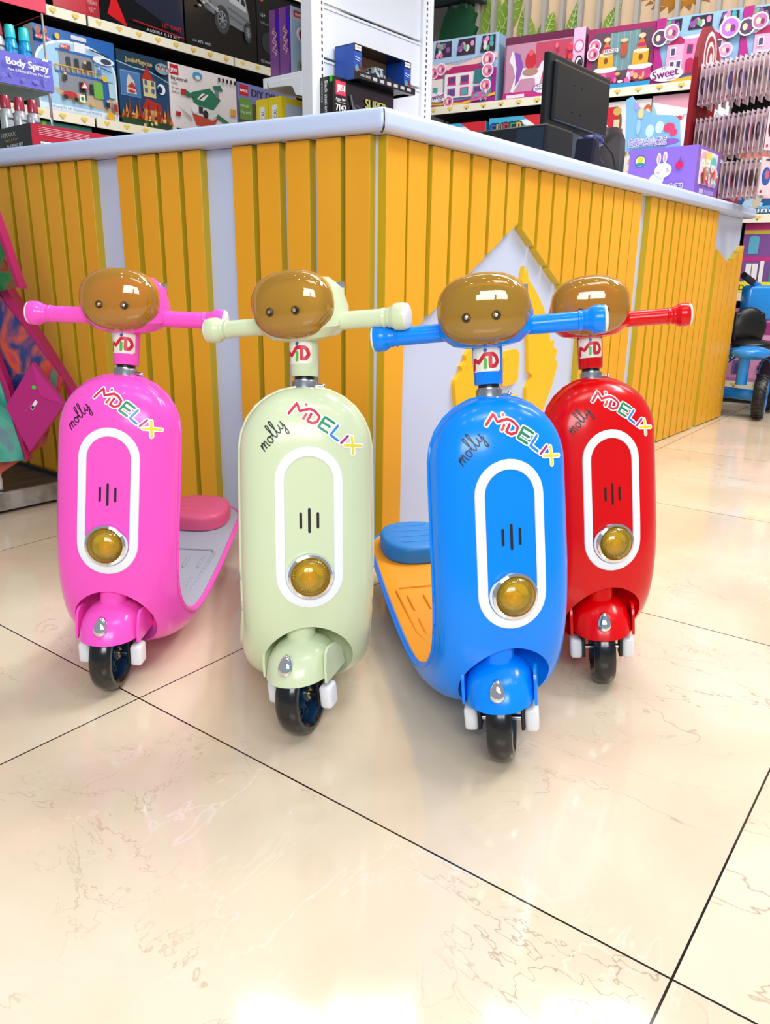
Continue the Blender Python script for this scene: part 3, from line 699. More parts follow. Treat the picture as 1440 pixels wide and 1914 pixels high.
# ---- building-set boxes, left
def g_dots(a, w_, h, cols, n, r0=.008, r1=.03, x0=.05, x1=.95, z0=.05, z1=.95, seed=1):
    rn = random.Random(seed)
    for _ in range(n): a.ell(w_*rn.uniform(x0, x1), h*rn.uniform(z0, z1), rn.uniform(r0, r1), rn.uniform(r0, r1), rn.choice(cols), 10)
def art_police(a, w, h):
    a.rect(0, 0, w, h, '1f64b4')
    pts = [(0, 0), (w, 0), (w, h*.60)]+[(w*.5+w*.5*math.cos(t), h*.60+h*.30*math.sin(t)) for t in [PI*i/20 for i in range(1, 20)]]+[(0, h*.60)]
    a.poly(pts, 'eef6fb'); a.poly([(x*.96+w*.02, z*.965) for x, z in pts], 'a6d2ee'); a.rect(0, 0, w, h*.10, 'eaf6ff')
    a.poly([(w*.15, h*.30), (w*.3, h*.18), (w, h*.10), (w, h*.26), (w*.8, h*.32)], 'c8b090')
    a.rect(w*.28, h*.52, w*.72, h*.76, '8a8e96'); a.rect(w*.26, h*.28, w*.95, h*.50, '8a8e96'); a.rect(w*.25, h*.745, w*.74, h*.775, '2a62b0'); a.rect(w*.22, h*.485, w*.86, h*.515, '2a62b0')
    a.rect(w*.48, h*.78, w*.62, h*.90, 'eceff2'); a.rect(w*.44, h*.895, w*.66, h*.915, '2a62b0'); a.rect(w*.45, h*.92, w*.64, h*.97, 'd8dce0')
    for x in (.36, .46, .62): a.rect(w*x, h*.58, w*(x+.06), h*.68, '30343c'); a.ell(w*(x+.03), h*.68, w*.03, h*.02, '30343c', 12)
    for x in (.10, .50, .63): a.rect(w*x, h*.30, w*(x+.08), h*.42, '2c3036')
    a.rect(w*.68, h*.26, w*.80, h*.46, '78b848'); a.rect(w*.80, h*.18, w*.87, h*.50, '2a62b0'); a.rect(w*.88, h*.3, w*.96, h*.48, 'b8d8e8')
    for i in range(9): a.rect(w*(.22+i*.065), h*.52, w*(.235+i*.065), h*.575, 'e0a63a')
    a.rect(w*.2, h*.57, w*.82, h*.582, 'e0a63a'); a.ell(w*.83, h*.52, w*.035, h*.04, 'f0c030')
    a.rect(w*.3, h*.78, w*.42, h*.83, 'd04038'); a.text('8845', w*.305, h*.79, h*.032, 'ffffff'); a.ell(w*.27, h*.91, w*.03, h*.035, 'f0c030')
    a.ell(w*.83, h*.74, w*.14, h*.05, 'eef2f5'); a.ell(w*.86, h*.735, w*.07, h*.035, '3a4a60'); a.line([(w*.66, h*.84), (w*.9, h*.80)], .006, '20242c'); a.line([(w*.72, h*.66), (w*.92, h*.62)], .006, '2a62b0')
    for x, z, c in ((.30, .40, '22242c'), (.56, .58, '40342c'), (.74, .55, '5a86c0'), (.82, .16, '30343c'), (.90, .16, '6a90c0')): a.rect(w*x, h*z, w*(x+.045), h*(z+.07), c); a.ell(w*(x+.022), h*(z+.085), w*.018, h*.018, 'e8c090', 10)
    a.ell(w*.36, h*.24, w*.09, h*.035, 'c81e28'); a.ell(w*.30, h*.20, w*.028, h*.028, '181a1e'); a.ell(w*.43, h*.19, w*.028, h*.028, '181a1e')
    a.poly([(w*.49, h*.34), (w*.55, h*.44), (w*.61, h*.34)], 'd83030'); a.poly([(w*.515, h*.352), (w*.55, h*.415), (w*.585, h*.352)], 'f8f0ee'); a.rect(w*.545, h*.2, w*.56, h*.34, '30343c')
    a.ell(w*.05, h*.24, w*.09, h*.05, '244a9c'); a.rect(w*.47, h*.17, w*.54, h*.26, 'f2f4ea'); a.ell(w*.505, h*.215, w*.02, h*.025, '4a8a40'); a.ell(w*.64, h*.17, w*.03, h*.03, 'd8b078'); a.ell(w*.86, h*.06, w*.05, h*.05, 'f0b428'); a.rect(w*.915, h*.13, w*.96, h*.22, 'c02830')
    a.rect(0, h*.82, w*.15, h*.875, 'c82838'); a.text('en Lan Toys', w*.005, h*.832, h*.03, 'ffffff'); a.ell(w*.03, h*.92, w*.035, h*.045, 'b05a30'); a.ell(w*.11, h*.93, w*.03, h*.04, 'c86a3a'); a.text('developing the soft imagination and creativity', w*.08, h*.045, h*.036, '2a6ab8', wd=w*.66)
    a.text('3+', w*.93, h*.06, h*.05, 'e04038')
carton(FG, 'building_set_box', 'large blue building-set box picturing a police station, on the left shelf', -1.452, 1.404, .425, .365, .08, 'dce6f0', art_police, group='building sets on the middle shelf')
def art_jm(a, w, h):
    a.rect(0, 0, w, h, '1b3a52'); a.poly([(0, 0), (w, 0), (w, h*.8), (w*.5, h*.74), (0, h*.84)], '23466a'); a.line([(0, h*.84), (w*.3, h*.80), (w*.6, h*.80), (w, h*.70)], .005, '9ac4d8')
    a.text('JustinMagician', w*.16, h*.865, h*.065, 'c8b070', wd=w*.52, bold=.03)
    a.rect(w*.04, h*.40, w*.42, h*.74, '6a94c4'); a.rect(w*.05, h*.41, w*.41, h*.72, '4a7ab4')
    a.poly([(w*.14, h*.44), (w*.34, h*.44), (w*.30, h*.62), (w*.20, h*.70), (w*.16, h*.6)], 'd8c8b8'); a.poly([(w*.16, h*.52), (w*.36, h*.50), (w*.26, h*.60)], 'b83830'); a.ell(w*.24, h*.47, w*.07, h*.02, 'b83830')
    a.poly([(w*.44, h*.66), (w*.56, h*.86), (w*.70, h*.66)], 'b03028'); a.rect(w*.47, h*.44, w*.72, h*.67, 'd8c890'); a.poly([(w*.42, h*.26), (w*.52, h*.42), (w*.80, h*.36), (w*.84, h*.22)], 'b03028'); a.rect(w*.46, h*.10, w*.78, h*.26, 'c8a070')
    for x, z in ((.5, .6), (.5, .5), (.63, .6), (.63, .5), (.52, .15), (.66, .15)): a.rect(w*x, h*z, w*(x+.06), h*(z+.06), '4a6a8a')
    a.ell(w*.83, h*.58, w*.08, h*.075, 'e8eef4'); a.ell(w*.80, h*.57, w*.05, h*.05, '1b3048')
    for i in range(16): x = i/16; a.poly([(w*x, h*.08), (w*(x+.05), h*(.22+.08*((i*7) % 3))), (w*(x+.09), h*.08)], ['d86a28', 'e89838', '9a3a20'][i % 3])
    a.rect(0, 0, w, h*.10, '2a4a2c'); g_dots(a, w, h, ['3a6a3a', 'c83a30', 'd8c890', '5a3a28'], 26, .004, .012, z0=.03, z1=.16)
    a.ell(w*.84, h*.855, w*.15, h*.075, '8aa4b8'); 
    for x in (.76, .84, .92): a.ell(w*x, h*.86, w*.033, h*.04, '5a3c30', 12); a.ell(w*x, h*.85, w*.022, h*.028, 'e0b090', 12)
carton(FG, 'building_set_box', 'dark blue building-set box with a red-roofed tower and flames, second on the left shelf', -1.016, 1.404, .31, .348, .08, '14283a', art_jm, group='building sets on the middle shelf')
def art_ba(a, w, h):
    a.rect(0, 0, w, h, 'efe6e4'); a.rect(w*.02, h*.84, w*.14, h*.98, 'c01828'); a.text('JEKI', w*.03, h*.88, h*.05, 'ffffff', wd=w*.09, bold=.03)
    a.text('Big Aircraft', w*.03, h*.77, h*.05, '303030', bold=.02); a.text('13005', w*.03, h*.70, h*.038, '606060'); a.text('8+ ages', w*.03, h*.64, h*.034, '606060'); a.text('528 pcs', w*.03, h*.58, h*.034, '606060')
    a.poly([(w*.30, h*.64), (w*.58, h*.76), (w*.74, h*.62), (w*.62, h*.44), (w*.34, h*.48)], '257a58'); a.poly([(w*.34, h*.48), (w*.62, h*.44), (w*.74, h*.60), (w*.72, h*.42), (w*.60, h*.30), (w*.32, h*.34)], 'e6e2e0')
    a.poly([(w*.30, h*.34), (w*.60, h*.28), (w*.70, h*.36), (w*.60, h*.16), (w*.36, h*.18)], 'cc4a30'); a.poly([(w*.38, h*.56), (w*.46, h*.66), (w*.56, h*.66), (w*.48, h*.55)], 'f0eeea'); a.line([(w*.42, h*.57), (w*.52, h*.66)], .006, '202020')
    a.ell(w*.34, h*.42, w*.05, h*.07, 'f6f4f2'); a.ell(w*.50, h*.36, w*.04, h*.06, '24262a'); a.rect(w*.40, h*.36, w*.46, h*.46, '30343c')
    a.poly([(w*.62, h*.80), (w*.74, h*.84), (w*.78, h*.76), (w*.66, h*.74)], '257a58'); a.rect(w*.66, h*.64, w*.71, h*.75, '7a8088')
    a.poly([(w*.68, h*.40), (w*.90, h*.28), (w*.92, h*.22), (w*.66, h*.34)], '257a58'); a.rect(w*.84, h*.20, w*.93, h*.30, 'c02828'); a.poly([(w*.16, h*.62), (w*.24, h*.56), (w*.36, h*.58), (w*.22, h*.66)], '257a58'); a.rect(w*.15, h*.58, w*.22, h*.66, 'c02828')
    a.poly([(w*.10, h*.40), (w*.28, h*.28), (w*.30, h*.22), (w*.20, h*.30)], 'b8b0b0'); a.ell(w*.40, h*.9, w*.07, h*.05, '3aa0cc'); a.ell(w*.40, h*.87, w*.035, h*.03, 'efe6e4'); a.rect(w*.88, h*.42, w*.97, h*.52, 'e8a838'); a.rect(w*.06, h*.26, w*.13, h*.32, 'b82838'); a.poly([(w*.2, h*.02), (w*.26, h*.12), (w*.32, h*.02)], 'c02838')
    for i in range(5): a.ell(w*(.72+i*.06), h*.93, w*.018, h*.022, '202020', 12); a.rect(w*(.705+i*.06), h*.89, w*(.735+i*.06), h*.925, '202020')
    a.rect(w*.05, h*.03, w*.16, h*.08, '202020')
carton(FG, 'building_set_box', 'white building-set box picturing a green and red brick aircraft, third on the left shelf', -.702, 1.404, .47, .348, .08, 'e8dfdd', art_ba, group='building sets on the middle shelf')
def art_dino(a, w, h):
    a.rect(0, 0, w, h, '7d80c0'); a.rect(w*.03, h*.80, w*.17, h*.97, 'c82030'); a.text('BRICK', w*.04, h*.86, h*.04, 'ffffff', wd=w*.12, bold=.03); a.text('DIY DINO', w*.22, h*.82, h*.12, '3a3644', wd=w*.55, bold=.05)
    a.rect(0, 0, w, h*.70, '5a4a38'); a.rect(w*.02, h*.42, w*.22, h*.76, '6a9a40'); a.text('animals', w*.03, h*.62, h*.05, 'e8f0d8'); a.text('city park', w*.03, h*.52, h*.05, 'e8f0d8')
    a.poly([(w*.24, h*.3), (w*.3, h*.6), (w*.5, h*.68), (w*.6, h*.5), (w*.5, h*.2)], 'c85a58'); a.ell(w*.42, h*.52, w*.09, h*.1, '5a3a38'); a.line([(w*.34, h*.52), (w*.50, h*.50)], .008, 'f0e0d8')
    g_dots(a, w, h, ['7a6a4a', '9a8a5a', '4a6a3a', 'd06a5a', '3a3430'], 26, .006, .02, z0=.02, z1=.36, seed=5)
carton(FG, 'building_set_box', 'lilac building-set box with a red dinosaur, left of the yellow-edged boxes', -.22, 1.404, .48, .338, .08, '8a8cc4', art_dino, group='building sets on the middle shelf')
# upper shelf
def art_redb(a, w, h): a.rect(0, 0, w, h*.36, 'b01c2c'); a.rect(w*.02, h*.04, w*.70, h*.24, 'c22a3a'); a.text('PERSIAN', w*.74, h*.16, h*.05, 'e8a8a8', wd=w*.2); a.text('FLEET', w*.76, h*.08, h*.05, 'e8a8a8', wd=w*.15); a.rect(0, h*.36, w, h, '101113')
carton(FG, 'car_kit_box', 'black box with a red lower band, leftmost on the top left shelf', -1.335, 1.852, .245, .40, .1, '141416', art_redb, group='car kits on the upper shelf')
def art_car(a, w, h):
    a.rect(0, 0, w, h, '0d0e11'); a.poly([(w*.08, h*.10), (w*.30, h*.02), (w*.16, h*.34)], 'd41c24'); a.poly([(w*.40, h*.30), (w, h*.08), (w, h*.5), (w*.7, h*.55)], '23263a')
    a.poly([(w*.05, h*.8), (w*.12, h*.52), (w*.36, h*.42), (w*.6, h*.46), (w*.68, h*.6), (w*.9, h*.7), (w*.9, h)], '3a3e44')
    for x, z, r_ in ((.22, .50, .075), (.55, .50, .085), (.82, .68, .06)): a.ell(w*x, h*z, w*r_, h*r_*1.5, '9aa0a8', 18); a.ell(w*x, h*z, w*r_*.7, h*r_*1.05, '181a1e', 18); a.ell(w*x, h*z, w*r_*.25, h*r_*.4, 'b0b4ba', 12)
    g_dots(a, w, h, ['d8dce2', '8a9098', '5a6068', '2a2c30'], 34, .004, .016, .1, .8, .46, .95, 3)
    a.line([(w*.35, h*.10), (w*.98, h*.06)], .006, 'b01c24'); a.text('LET KART', w*.70, h*.115, h*.045, 'c8202c'); a.text('A500R4 1:10 KIT', w*.50, h*.03, h*.03, 'c8ccd0', wd=w*.42)
carton(FG, 'car_kit_box', 'black glossy car-kit box with a red stripe, second on the top left shelf', -1.086, 1.852, .502, .46, .1, '0c0d10', art_car, group='car kits on the upper shelf', rough=.12)
def art_jeep(a, w, h):
    a.rect(0, 0, w, h, '08090a'); a.poly([(w*.12, h*.62), (w*.34, h*.70), (w*.56, h*.72), (w*.60, h*.90), (w*.84, h*.74), (w*.90, h*.50), (w*.88, h*.36), (w*.80, h*.34), (w*.50, h*.40), (w*.28, h*.46)], '777b80')
    a.poly([(w*.58, h*.70), (w*.62, h*.86), (w*.84, h*.71), (w*.86, h*.56), (w*.62, h*.62)], 'b4b8bc'); a.poly([(w*.60, h*.70), (w*.63, h*.82), (w*.68, h*.785), (w*.67, h*.68)], '5a1c24'); a.poly([(w*.70, h*.68), (w*.70, h*.77), (w*.76, h*.73), (w*.76, h*.65)], '22262a'); a.poly([(w*.78, h*.64), (w*.78, h*.72), (w*.83, h*.69), (w*.845, h*.62)], '22262a')
    for x, z, rx, rz in ((.50, .40, .105, .155), (.86, .34, .055, .115)):
        a.ell(w*x, h*z, w*rx, h*rz, '3c3e42', 24); a.ell(w*x, h*z, w*rx*.62, h*rz*.62, '6c7076', 20); a.ell(w*x, h*z, w*rx*.5, h*rz*.5, '2a2c30', 20); a.ell(w*x, h*z, w*rx*.16, h*rz*.16, '8c9096', 10)
        for k in range(8): a.line([(w*(x+rx*.16*math.cos(k*PI/4)), h*(z+rz*.16*math.sin(k*PI/4))), (w*(x+rx*.52*math.cos(k*PI/4)), h*(z+rz*.52*math.sin(k*PI/4)))], .006, '8c9096')
    g_dots(a, w, h, ['d8d2c0', 'a8a498', 'e8e4d8', '4a4c50'], 44, .003, .012, .08, .42, .46, .95, 8); a.line([(w*.10, h*.60), (w*.40, h*.46)], .012, '9a9ea2'); a.line([(w*.55, h*.53), (w*.86, h*.44)], .01, '5a5e62')
    a.text('1:14  RTR  4WD', w*.04, h*.055, h*.03, 'c8ccd0', wd=w*.25)
carton(FG, 'car_kit_box', 'black box picturing a silver off-road truck, third on the top left shelf', -.572, 1.852, .512, .46, .1, '08090a', art_jeep, group='car kits on the upper shelf', rough=.12)
def art_blk(a, w, h):
    a.rect(0, 0, w, h, '0b0c0d')
    for k, c in enumerate(('c84a3a', 'd8b040', '4a9a5a', '3a6aa8')): a.ell(w*(.10+.03*(k % 2)), h*(.78+.04*k), w*.03, h*.03, c, 12)
    a.text('16+', w*.06, h*.58, h*.05, 'b0b4b8'); a.text('1200 pcs', w*.06, h*.5, h*.03, '808488'); a.ell(w*.2, h*.3, w*.12, h*.12, '2a2c30'); a.text('TECHNIC KIT', w*.05, h*.06, h*.03, 'b0b4b8')
carton(FG, 'car_kit_box', 'black box with small coloured dots, right of the silver truck box', -.054, 1.852, .42, .46, .1, '0b0c0d', art_blk, group='car kits on the upper shelf')
carton(FG, 'learning_game_box', 'teal box lettered 4-legged, on the lowest visible shelf at left', -1.46, .952, .27, .405, .1, '1f7a6c', lambda a, w, h: (a.rect(0, 0, w, h, '1f7a6c'), a.poly([(0, h*.6), (w*.12, h), (w*.04, h), (0, h*.9)], '8ac83a'), a.text('By 4-legged', w*.12, h*.88, h*.075, 'f4f8f4', wd=w*.62, bold=.03), a.ell(w*.9, h*.86, w*.09, h*.07, 'f4f8f4'), a.ell(w*.9, h*.86, w*.075, h*.058, '1f7a6c')), cat='box')
carton(FG, 'learning_game_box', 'black box lettered CARNIVOROUS, right of the teal box', -1.185, .952, .42, .385, .1, '101210', lambda a, w, h: (a.rect(0, 0, w, h, '101210'), a.text('CARNIVOROUS', w*.02, h*.875, h*.075, 'f4f4f4', wd=w*.66, bold=.03)), cat='box')

# ---- open gondola with white boards
g = empty('gondola_rack', mw=fmat(FA)); tag(g, 'white slotted-post gondola rack with bare white boards, behind the counter corner', 'shelving')
for x0, x1 in ((-.037, .040), (.796, .886)):
    mb = MB(); mb.box((x0, -.02, 0), (x1, .05, 2.7), WHITE, .003); p_ = mb.build('post', g)
    mb = MB(); xs = x1-.012 if x0 < 0 else x0+.032
    for i in range(96):
        z = .12+i*.0268; mb.box((xs-.0045, -.0205, z), (xs+.0045, -.0195, z+.014), BLACK)
    s_ = mb.build('slots', p_); s_['label'] = 'row of black slots'
bm_ = mat('e8edf6', .4, name='board')
for z0, z1 in ((.1, .55), (.56, .985), (.99, 1.195), (1.20, 1.415), (1.42, 1.625), (1.635, 1.845), (1.855, 2.06), (2.07, 2.7)):
    mb = MB(); mb.box((.040, 0, z0), (.796, .012, z1-.004), bm_); mb.box((.040, -.006, z1-.014), (.796, .0, z1-.004), bm_); mb.build('board', g)
mb = MB(); mb.box((.04, -.36, 1.178), (.796, 0, 1.20), WHITE, .003); mb.build('shelf', g)
for z, zb in ((1.566, 1.49), (1.20, 1.12)):
    mb = MB(); mb.box((-.036, .05, z-.022), (.88, .31, z), WHITE, .003); mb.box((-.036, .29, z-.045), (.88, .315, z), WHITE, .003); sh_ = mb.build('shelf', g)
    mb = MB(); k0 = MB(); k0.prism([(.05, z-.022), (.28, z-.022), (.27, z-.045), (.13, z-.052), (.11, z-.06), (.09, z-.095), (.05, z-.105)], 0, .006, WHITE)
    mb.add([(-.038+q[1], q[0], q[2]) for q in k0.v], k0.f, WHITE); mb.build('bracket', sh_)
mb = MB(); mb.box((.04, -.4, 2.245), (.80, 0, 2.27), mat('5a7078', .6)); mb.build('shelf', g)
def left_art(a):   # print drawn on the face that looks to local -x
    return lambda p: Vector((p.y, -p.x, p.z))
def boxed(fr, name, label, x0, y0, z0, w_, d, h, col, left=None, front=None, group=None, cat='box', rough=.3):
    M_ = fmat(fr, x0, y0, z0); mb = MB(); mb.box((0, 0, 0), (w_, d, h), mat(col, rough)); o = mb.build(name, mw=M_); tag(o, label, cat, group)
    if front: a = Art(rough); front(a, w_, h); a.build('printed_front', o)
    if left:
        a = Art(rough); left(a, d, h); a.build('printed_end', o, fn=lambda p: Vector((p.y, d-p.x, p.z)))
    return o
def spine(a, w, h):
    a.rect(0, 0, w, h, '7c4a8c'); a.poly([(w*.55, h), (w, h), (w, 0), (w*.8, 0), (w*.9, h*.25), (w*.6, h*.6)], '5a1c78'); a.poly([(w*.6, h*.95), (w*.95, h*.8), (w, h*.4), (w*.75, h*.6)], '4420b8')
    pts = [(w*(.45+.2*math.sin(i*1.7)), h*(.30+.036*i)) for i in range(12)]; a.line(smooth_pl(pts, 4), .004, 'd8a0a8'); a.line(smooth_pl([(x+.006, z+.008) for x, z in pts], 4), .002, 'f0c8c0')
def pic(a, w, h):
    a.rect(0, 0, w, h, '98a8b8'); a.rect(w*.05, h*.85, w*.30, h*.95, 'a82838'); a.text('MORE', w*.08, h*.88, h*.035, 'ffffff'); a.ell(w*.18, h*.62, w*.09, h*.11, 'd8dce4'); a.ell(w*.18, h*.62, w*.05, h*.08, 'a83848'); a.ell(w*.30, h*.36, w*.09, h*.09, '4a3c40'); a.ell(w*.22, h*.14, w*.12, h*.10, '8a8a6a'); a.ell(w*.22, h*.14, w*.08, h*.07, '5a5c40')
for i, (y, lb) in enumerate(((.125, 'iridescent purple craft box beside the white post, nearer of the two'), (.196, 'iridescent purple craft box, farther of the two beside the white post'))):
    boxed(FA, 'craft_set_box', lb, -.03, y, 1.567, .40, .068, .277, '8a9ab0', spine, pic if i == 0 else None, 'purple boxes on the white shelf', rough=.15)
def ysp(a, w, h): a.rect(0, 0, w, h, 'f0d414'); a.ell(w*.5, h*.86, w*.22, h*.02, 'f4f4f0', 12); a.rect(w*.28, 0, w*.72, h*.86, 'f4f4f0'); a.text('MAGICAL', w*.68, h*.46, w*.26, '40444a', rot=PI/2, wd=h*.36)
def yfr(a, w, h): a.rect(0, 0, w, h, 'f0d414'); a.rect(w*.06, 0, w*.94, h*.90, 'c8d0e0'); a.text('MAGICAL BRICK', w*.36, h*.76, h*.07, '30343c', wd=w*.5, bold=.03); a.rect(w*.36, h*.70, w*.75, h*.735, 'a05868')
for i, (y, lb) in enumerate(((.200, 'yellow-edged brick box beside the white post, nearer of the two'), (.289, 'yellow-edged brick box, farther of the two beside the white post'))):
    boxed(FA, 'brick_set_box', lb, -.03, y, 1.20, .42, .085, .280, 'f0d414', ysp, yfr if i == 0 else None, 'yellow boxes on the lower white shelf')
def sup_f(a, w, h):
    a.rect(0, 0, w, h, '0f1114'); a.rect(w*.04, h*.78, w*.20, h*.96, 'd01c40'); a.rect(w*.05, h*.79, w*.19, h*.95, 'e04060'); a.text('JISI', w*.06, h*.835, h*.08, 'ffffff', wd=w*.12, bold=.05); a.text('Ages 14+', w*.04, h*.71, h*.04, 'e8e8e8', wd=w*.15, bold=.03); a.line([(w*.04, h*.695), (w*.2, h*.685)], .002, 'c0c0c0')
    a.text('7142', w*.04, h*.58, h*.085, 'ffffff', wd=w*.15, bold=.04); a.line([(w*.04, h*.56), (w*.2, h*.55)], .002, 'c0c0c0'); a.text('467 PCS', w*.05, h*.50, h*.04, 'e8e8e8', wd=w*.14)
    a.text('SUPER', w*.50, h*.70, h*.125, 'b8b858', wd=w*.36, bold=.04); a.poly([(w*.46, h*.68), (w*.62, h*.72), (w*.58, h*.66)], '788050'); a.text('SERIES', w*.68, h*.62, h*.06, 'a03848', wd=w*.2, bold=.04)
    a.ell(w*.36, h*.60, w*.09, h*.11, '33363c'); a.ell(w*.36, h*.60, w*.065, h*.08, '0f1114'); a.line([(w*.26, h*.80), (w*.30, h*.66), (w*.42, h*.60), (w*.38, h*.50)], .012, '5a5e66'); a.ell(w*.52, h*.55, w*.05, h*.07, '8a8a80'); a.ell(w*.52, h*.55, w*.035, h*.05, '3a3c40')
def sup_l(a, w, h): a.rect(0, 0, w, h, '101216'); a.text('Black steel armor', w*.45, h*.95, w*.22, 'f0f0f0', rot=-PI/2, wd=h*.50, bold=.03); a.text('MOTORCYCLE', w*.20, h*.95, w*.12, 'c8c8c8', rot=-PI/2, wd=h*.26); a.rect(w*.8, h*.93, w, h, '3ad83a')
boxed(FA, 'model_kit_box', 'black kit box lettered SUPER 7142 standing against the white boards', .012, -.10, 1.201, .445, .09, .334, '0f1114', sup_l, sup_f, rough=.2)
# toy-car window box on top of it
t = empty('toy_car_box', mw=fmat(FA, .125, -.13, 1.536)); tag(t, 'blue and black open-front toy car box lying on top of the black kit box', 'toy box')
B1 = mat('1d4fb0', .3); B0 = mat('0c0d10', .3); KR = mat('8a6a4a', .7)
mb = MB(); mb.box((0, .118, 0), (.43, .12, .150), B1); mb.box((0, 0, .146), (.43, .118, .150), B0); mb.box((0, .0, 0), (.43, .118, .003), B0); mb.box((.06, .112, .03), (.37, .117, .145), KR); mb.build('back_card', t)
for x0, x1 in ((0, .055), (.375, .43)):
    mb = MB(); mb.box((x0, 0, 0), (x1, .118, .150), B1); e = mb.build('end_card', t)
    a = Art(.3); a.rect(x0, .118, x1, .150, '0c0d10'); a.rect(x0+.006, .124, x1-.006, .144, 'f4f4f6'); a.text('MONSTER', x0+.009, .130, .009, '101216', wd=x1-x0-.018); a.poly([(x0, .0), (x1, 0), (x1, .05), (x0+.03, .075), (x0, .05)], '5a2434'); a.ell(x0+.018, .05, .013, .015, '3aa0b8'); a.ell(x0+.035, .035, .012, .013, 'c83848'); a.line([(x0+.008, .095), (x1-.012, .09)], .004, 'c8d8f4'); a.line([(x0+.008, .085), (x1-.02, .08)], .004, 'c8d8f4')
    a.build('printed_front', e)
mb = MB(); mb.prism([(0, 0), (.43, 0), (.43, .030), (0, .030)], -.03, .0, B0); lp = mb.build('front_tray', t)
a = Art(.3)
for i in range(6): a.rect(.10+i*.052, .008, .132+i*.052, .022, 'b8bcc4')
a.text('HIGH SPEED', .01, .010, .011, 'd8dce4', wd=.07); a.build('printed_strip', lp, fn=lambda p: Vector((p.x, p.y-.03, p.z)))
tc = empty('toy_truck', mw=fmat(FA, .34, -.075, 1.541)); tag(tc, 'small camouflage toy truck packed inside the blue window box', 'toy car')
CM = noisy('camouflage', '20304a', 'a8b4b8', 38, .35, 0, (1, 1, 1), .45, .5)
mb = MB(); mb.box((-.085, -.03, .028), (.085, .03, .055), CM, .008); mb.prism([(-.045, .05), (.05, .05), (.03, .085), (-.03, .085)], -.026, .026, CM); mb.build('truck_body', tc)
for x in (-.055, .055):
    for y in (-.036, .036): mb = MB(); mb.cyl((x, y-.011, .025), (x, y+.011, .025), .025, BLACK, n=20); mb.cyl((x, y-.012, .025), (x, y+.012, .025), .010, STEEL, n=12); mb.build('wheel', tc)

# ---- pink boxes, right
def window_top(a, w, h, z):
    for x0, x1 in ((.03, .30), (.38, .66), (.74, .96)):
        a.poly([(w*x0, h*z), (w*x1, h*z), (w*x1, h*.97), (w*(x0+.03), h*.97)], '3a2c3c')
        rn = random.Random(int(x0*100))
        for _ in range(9): a.ell(w*rn.uniform(x0+.04, x1-.04), h*rn.uniform(z+.03, .93), .012, .016, rn.choice(['d878a8', '68b878', '48b0b0', 'e890b8', '8a5aa0', 'f0d8e8']), 10)
def house(a, x, z, w, h, wall, roof, door):
    a.rect(x, z, x+w, z+h, wall); a.poly([(x-w*.06, z+h), (x+w*1.06, z+h), (x+w*.8, z+h*1.28), (x+w*.2, z+h*1.28)], roof)
    for i in range(3):
        xx = x+w*(.08+.32*i); a.rect(xx, z+h*.58, xx+w*.2, z+h*.88, roof); a.rect(xx+w*.03, z+h*.62, xx+w*.17, z+h*.84, '5a4a78'); a.rect(xx-w*.01, z+h*.52, xx+w*.21, z+h*.58, door)
        a.rect(xx, z+h*.08, xx+w*.2, z+h*.40, door if i == 1 else '8a6aa8'); a.rect(xx+w*.03, z+h*.1, xx+w*.17, z+h*.34, '4ab0b0' if i == 1 else '6a4a88')
def badge(a, x, z, r_, c='e878a8'): a.ell(x, z, r_, r_, 'f8f0f6', 18); a.ell(x, z, r_*.82, r_*.82, c, 18); a.ell(x-r_*.2, z, r_*.3, r_*.4, 'f8d8b0', 8); a.ell(x+r_*.3, z-r_*.1, r_*.25, r_*.35, '8a3a78', 8)
def sweet(a, x, z, s, rot=.12):
    a.ell(x+s*1.2, z+s*.4, s*1.5, s*.62, 'f6eef8', 24); a.text('My', x+s*.8, z+s*.72, s*.26, '8a2a8a', rot); a.text('Sweet', x, z, s*.72, '8a1e80', rot, wd=s*2.3, bold=.04); a.text('Castle', x+s*1.3, z-s*.12, s*.2, '8a2a8a', rot)
def art_h1(a, w, h):
    a.rect(0, 0, w, h, 'a8c8e4'); window_top(a, w, h, .74); a.poly([(0, h*.66), (w*.4, h*.60), (w, h*.72), (w, h*.64), (w*.4, h*.52), (0, h*.58)], 'f4c8c0'); a.text('My favourite sweet castle', w*.22, h*.62, h*.035, 'b85a6a', .08, wd=w*.55)
    a.poly([(0, 0), (w, 0), (w, h*.5), (w*.93, h*.5), (w*.93, h*.1), (0, h*.06)], 'a02a88'); house(a, w*.22, h*.12, w*.62, h*.36, 'f0e8ea', 'b82868', 'd83a88'); a.rect(w*.02, h*.14, w*.2, h*.42, 'f0e4e0'); a.poly([(0, h*.42), (w*.1, h*.52), (w*.22, h*.42)], 'b82868'); a.rect(w*.04, h*.16, w*.12, h*.3, '48a8a0'); a.rect(w*.68, h*.30, w*.84, h*.5, '3a7a84')
    a.poly([(0, h*.08), (w*.5, h*.04), (w, h*.14), (w, h*.10), (w*.5, 0), (0, h*.04)], 'f0b83a'); a.poly([(0, h*.03), (w*.5, 0), (w, h*.08), (w, 0), (0, 0)], '9a2a8a')
    for x, z, r_ in ((.05, .52, .035), (.17, .56, .034), (.88, .62, .042), (.88, .46, .038), (.30, .07, .034), (.86, .25, .036)): badge(a, w*x, h*z, r_)
    sweet(a, w*.01, h*.10, .045); a.rect(w*.66, h*.04, w*.9, h*.16, 'd86aa8'); g_dots(a, w, h, ['e84a88', 'f8d8e8', '8a4aa8', '58b8b0'], 12, .005, .012, .67, .9, .04, .16)
carton(FW, 'dollhouse_box', 'light blue dollhouse box with three top windows, left end of the pink shelf', 0, 1.683, .44, .375, .16, '98b8dc', art_h1, group='pink toy boxes on the right shelf', cat='toy box')
